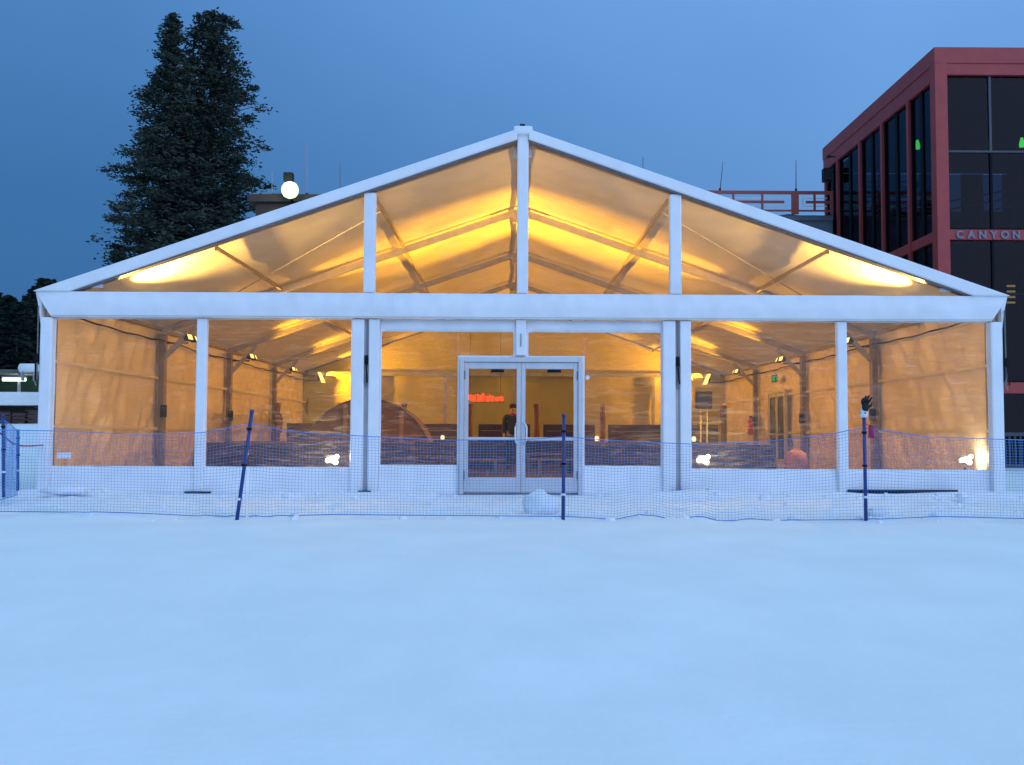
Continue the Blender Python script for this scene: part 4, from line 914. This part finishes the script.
# ------------------------------------------------------------------ conifers
def conifer_mesh(H, rad, seed, nb, clump, leaf, trunk_r, base=.12, droop=.25, prof=None):
    rs = np.random.RandomState(seed); V=[]; Fc=[]; limbs=MB(); vo=0
    az = rs.rand()*6.28
    for i in range(nb):
        f = base+(1-base)*((i+.5)/nb)**.92; z = H*f
        R_ = rad*prof(f)*(.72+.27*rs.rand())
        az += 2.399+rs.randn()*.25; d = np.array([math.cos(az), math.sin(az)])
        up = (.28 if f > .75 else -.02)*R_ + rs.randn()*.15
        p0 = np.array([0,0,z]); p1 = np.array([d[0]*R_*.55, d[1]*R_*.55, z-droop*R_*.35]); p2 = np.array([d[0]*R_, d[1]*R_, z-droop*R_*.15+up*.6])
        if R_ > .5: limbs.tube([p0,p1,p2],[max(.02,.035*R_*.6),.03*R_*.5,.012],4,False)
        nc = max(2,int(R_*clump))
        for k in range(nc):
            t = (k+.6)/nc; t = .22+.8*t if R_>1.0 else t
            c = (1-t)**2*p0+2*t*(1-t)*p1+t*t*p2
            wid = R_*.20*(1-abs(t-.6))+.16*min(1,.3+R_/2)
            cc = c+np.array([rs.randn()*wid, rs.randn()*wid, rs.randn()*wid*.28+.06])
            n = int(44+18*rs.rand()); sc=(.24+.24*rs.rand())*min(1,.45+R_/2.2)
            if rs.rand()<.10: continue
            P_ = cc+rs.randn(n,3)*np.array([sc,sc,sc*.42])*.72
            A_ = rs.randn(n,3); A_ /= np.linalg.norm(A_,axis=1)[:,None]; A_[:,2]=np.abs(A_[:,2])*.4
            B_ = np.cross(A_, rs.randn(n,3)); B_ /= np.linalg.norm(B_,axis=1)[:,None]
            l = leaf*(.7+.7*rs.rand(n))[:,None]; w=l*.36
            q = np.stack([P_-A_*l-B_*w*.3, P_-B_*w, P_+A_*l, P_+B_*w],1).reshape(-1,3)
            V.append(q); Fc.append(np.arange(vo,vo+4*n).reshape(-1,4)); vo+=4*n
    V=np.concatenate(V); Fc=np.concatenate(Fc)
    me=bpy.data.meshes.new('crown'); me.vertices.add(len(V)); me.vertices.foreach_set('co',V.ravel()); me.loops.add(Fc.size); me.loops.foreach_set('vertex_index',Fc.ravel().astype(np.int32))
    me.polygons.add(len(Fc)); me.polygons.foreach_set('loop_start',np.arange(0,Fc.size,4,dtype=np.int32)); 
    me.materials.append(M['needles']); me.materials.append(M['needles_light'])
    me.polygons.foreach_set('material_index', np.repeat(rs.rand(len(Fc)//8+1)<.35,8)[:len(Fc)].astype(np.int32)); me.update(calc_edges=True)
    return me, limbs
TR=39.0
def big_tree(px_top, py_top, rad, seed, lb, prof, y=TR, H=None):
    P=at(px_top,py_top,y); H=P.z+.1; t=thing('pine_tree',(P.x,y,-.1),lb,'tree','two tall conifers behind the tent')
    me,limbs=conifer_mesh(H,rad,seed,250,3.0,.14,.4,base=.10,prof=prof)
    o=bpy.data.objects.new('crown',me); COL.objects.link(o); o.parent=t
    lo=limbs.build('branches','bark',None,origin=(0,0,0),recalc=False); lo.parent=t; lo['kind']='stuff'
    tr=MB().tube([(.05*math.sin(i*.7),.05*math.cos(i),H*i/12) for i in range(13)],[.42*(1-i/12.6) for i in range(13)],10); tr=tr.build('trunk','bark',None,smooth=True,recalc=False); tr.parent=t
    return t
def profL(f): return min(1,(1-f)**.72*1.28)*(1 if f>.3 else .9+.1*f/.3)+.03
big_tree(172,20,3.45,11,'tall dark conifer with a slanting left outline, left one of the pair',lambda f: min(1.0,(1-f)*2.0)*(.9+.1*math.sin(f*40))+.06,y=TR)
big_tree(215,14,4.15,23,'taller dark conifer with a blunt top, right one of the pair behind the tent',lambda f: min(.72,(1-f)**.37)*(.9+.12*math.sin(f*33)),y=TR+1.6)
# forest on the hill
me_f,_=conifer_mesh(11,2.2,5,46,2.0,.34,.2,base=.05,prof=lambda f:(1-f)**.85+.03); me_f.materials.clear(); me_f.materials.append(M['forest']); me_f.materials.append(M['forest'])
ftr=MB().tube([(0,0,0),(0,0,10)],[.2,.03],6).build('trunk','bark',None); 
rs=random.Random(4); first=None
spots=[]
for i in range(90):
    y=rs.uniform(52,150); px=rs.uniform(-90,62) if i < 75 else rs.uniform(-260,-40); x=CAMX+(px-508)*D(y); spots.append((x,y))
for i,(x,y) in enumerate(spots):
    t=thing('forest_tree',(x,y,gz(x,y)-.3),'dark conifer in the dense forest on the hillside left of the tent','tree','dark conifers on the hillside')
    o=bpy.data.objects.new('crown',me_f); COL.objects.link(o); o.parent=t
    if i==0: ftr.parent=t
    else:
        q=ftr.copy(); COL.objects.link(q); q.parent=t
    target=at(0,282-rs.uniform(-6,4),y).z-gz(x,y)+.3; s=max(.5,min(1.9,target/11*rs.uniform(.72,1.0)))
    t.scale=(s*1.1,s*1.1,s); t.rotation_euler.z=rs.uniform(0,6.28)
# ------------------------------------------------------------------ shed with tube light at far left
SY=28.0
sx1=at(46,390,SY).x; sx0=sx1-9
zz=lambda py: bz(py,SY,20)
shed=thing('open_shed',((sx0+sx1)/2,SY,gz(sx1-2,SY)),'low open-fronted shed with pale deck and green back wall left of the tent','shed')
MB().box((sx0,SY,zz(405)),(sx1,SY+3.5,zz(392))).build('deck','white_cap',shed)
MB().box((sx0,SY+3.3,zz(391.9)),(sx1,SY+3.5,zz(374))).build('back_wall','green_wall',shed)
MB().box((sx0-.2,SY-.4,zz(374)),(sx1+.2,SY+3.8,zz(370))).build('roof','roofing',shed)
for k in range(9):
    x=sx1-.15-1.05*k; MB().box((x-.05,SY+.02,zz(391.9)),(x+.05,SY+.12,zz(374.1))).build('post','aluminium',shed)
for k in range(5):
    x=sx1-.5-2*k; MB().box((x-.12,SY+.3,gz(x,SY)-.3),(x+.12,SY+.6,zz(405.1))).build('stilt','wood_dark',shed)
MB().box((sx0,SY+1.6,gz(sx1,SY)-.3),(sx1,SY+1.8,zz(405.1))).build('underside_wall','brown_wall',shed)
P=at(14,379.5,SY-.2)
t=thing('tube_light',(P.x,SY-.2,P.z),'long glowing white tube light under the shed roof at far left','light')
MB().tube([P+Vector((-.48,0,0)),P+Vector((.50,0,0))],.075,10).build('tube','tube_light',t); MB().box((P.x-.52,SY-.24,P.z+.075),(P.x+.54,SY-.1,P.z+.13)).build('case','grey_box',t)
l=bpy.data.lights.new('tube_glow','POINT'); l.energy=25; l.color=(.8,1,.85); l.shadow_soft_size=.2; o=bpy.data.objects.new('tube_glow',l); COL.objects.link(o); o.parent=t; o.location=(0,.6,-.1)
P=at(29,368,SY-1)
t=thing('propane_tank',(P.x,SY-1,zz(378)),'pale snow-topped horizontal tank beside the tube light at left','tank')
MB().tube([P+Vector((-.42,0,0)),P+Vector((-.36,0,0)),P+Vector((.36,0,0)),P+Vector((.42,0,0))],[.10,.19,.19,.10],14).build('body','white_cap',t,smooth=True)
for s in (-.25,.25): MB().box((P.x+s-.03,SY-1.1,zz(382)),(P.x+s+.03,SY-.9,P.z-.15)).build('leg','grey_box',t)
for i,(px,w,h) in enumerate(((8,.5,.45),(22,.6,.4),(34,.45,.5))):
    x=at(px,415,20).x; z=gz(x,20); t=thing('storage_crate',(x,20,z),['dark brown crate on the snow bank, leftmost of three','dark brown crate on the snow bank, middle of three','dark brown crate on the snow bank, nearest the tent'][i],'crate','dark crates on the snow bank')
    for k in range(3): MB().box((x-w/2,19.8,z+.02+h/3*k),(x+w/2,20.2,z+h/3*(k+1)-.01)).build('plank','wood_dark',t)
    MB().box((x-w/2-.01,19.78,z+h),(x+w/2+.01,20.22,z+h+.05)).build('lid','black',t)
# fence panel outside the right corner
bf=thing('barrier_fence',(at(1015,430,12).x,12,0),'dark low barrier fence in front of the red building, right of tent','fence')
xa=8.6; 
MB().box((xa,11.97,.95),(14.5,12.03,1.05)).box((xa,11.97,.1),(14.5,12.03,.18)).build('rail','mullion_blue',bf)
for k in range(40): MB().box((xa+.02+.15*k,11.985,.18),(xa+.06+.15*k,12.015,.95)).build('baluster','mullion_blue',bf)
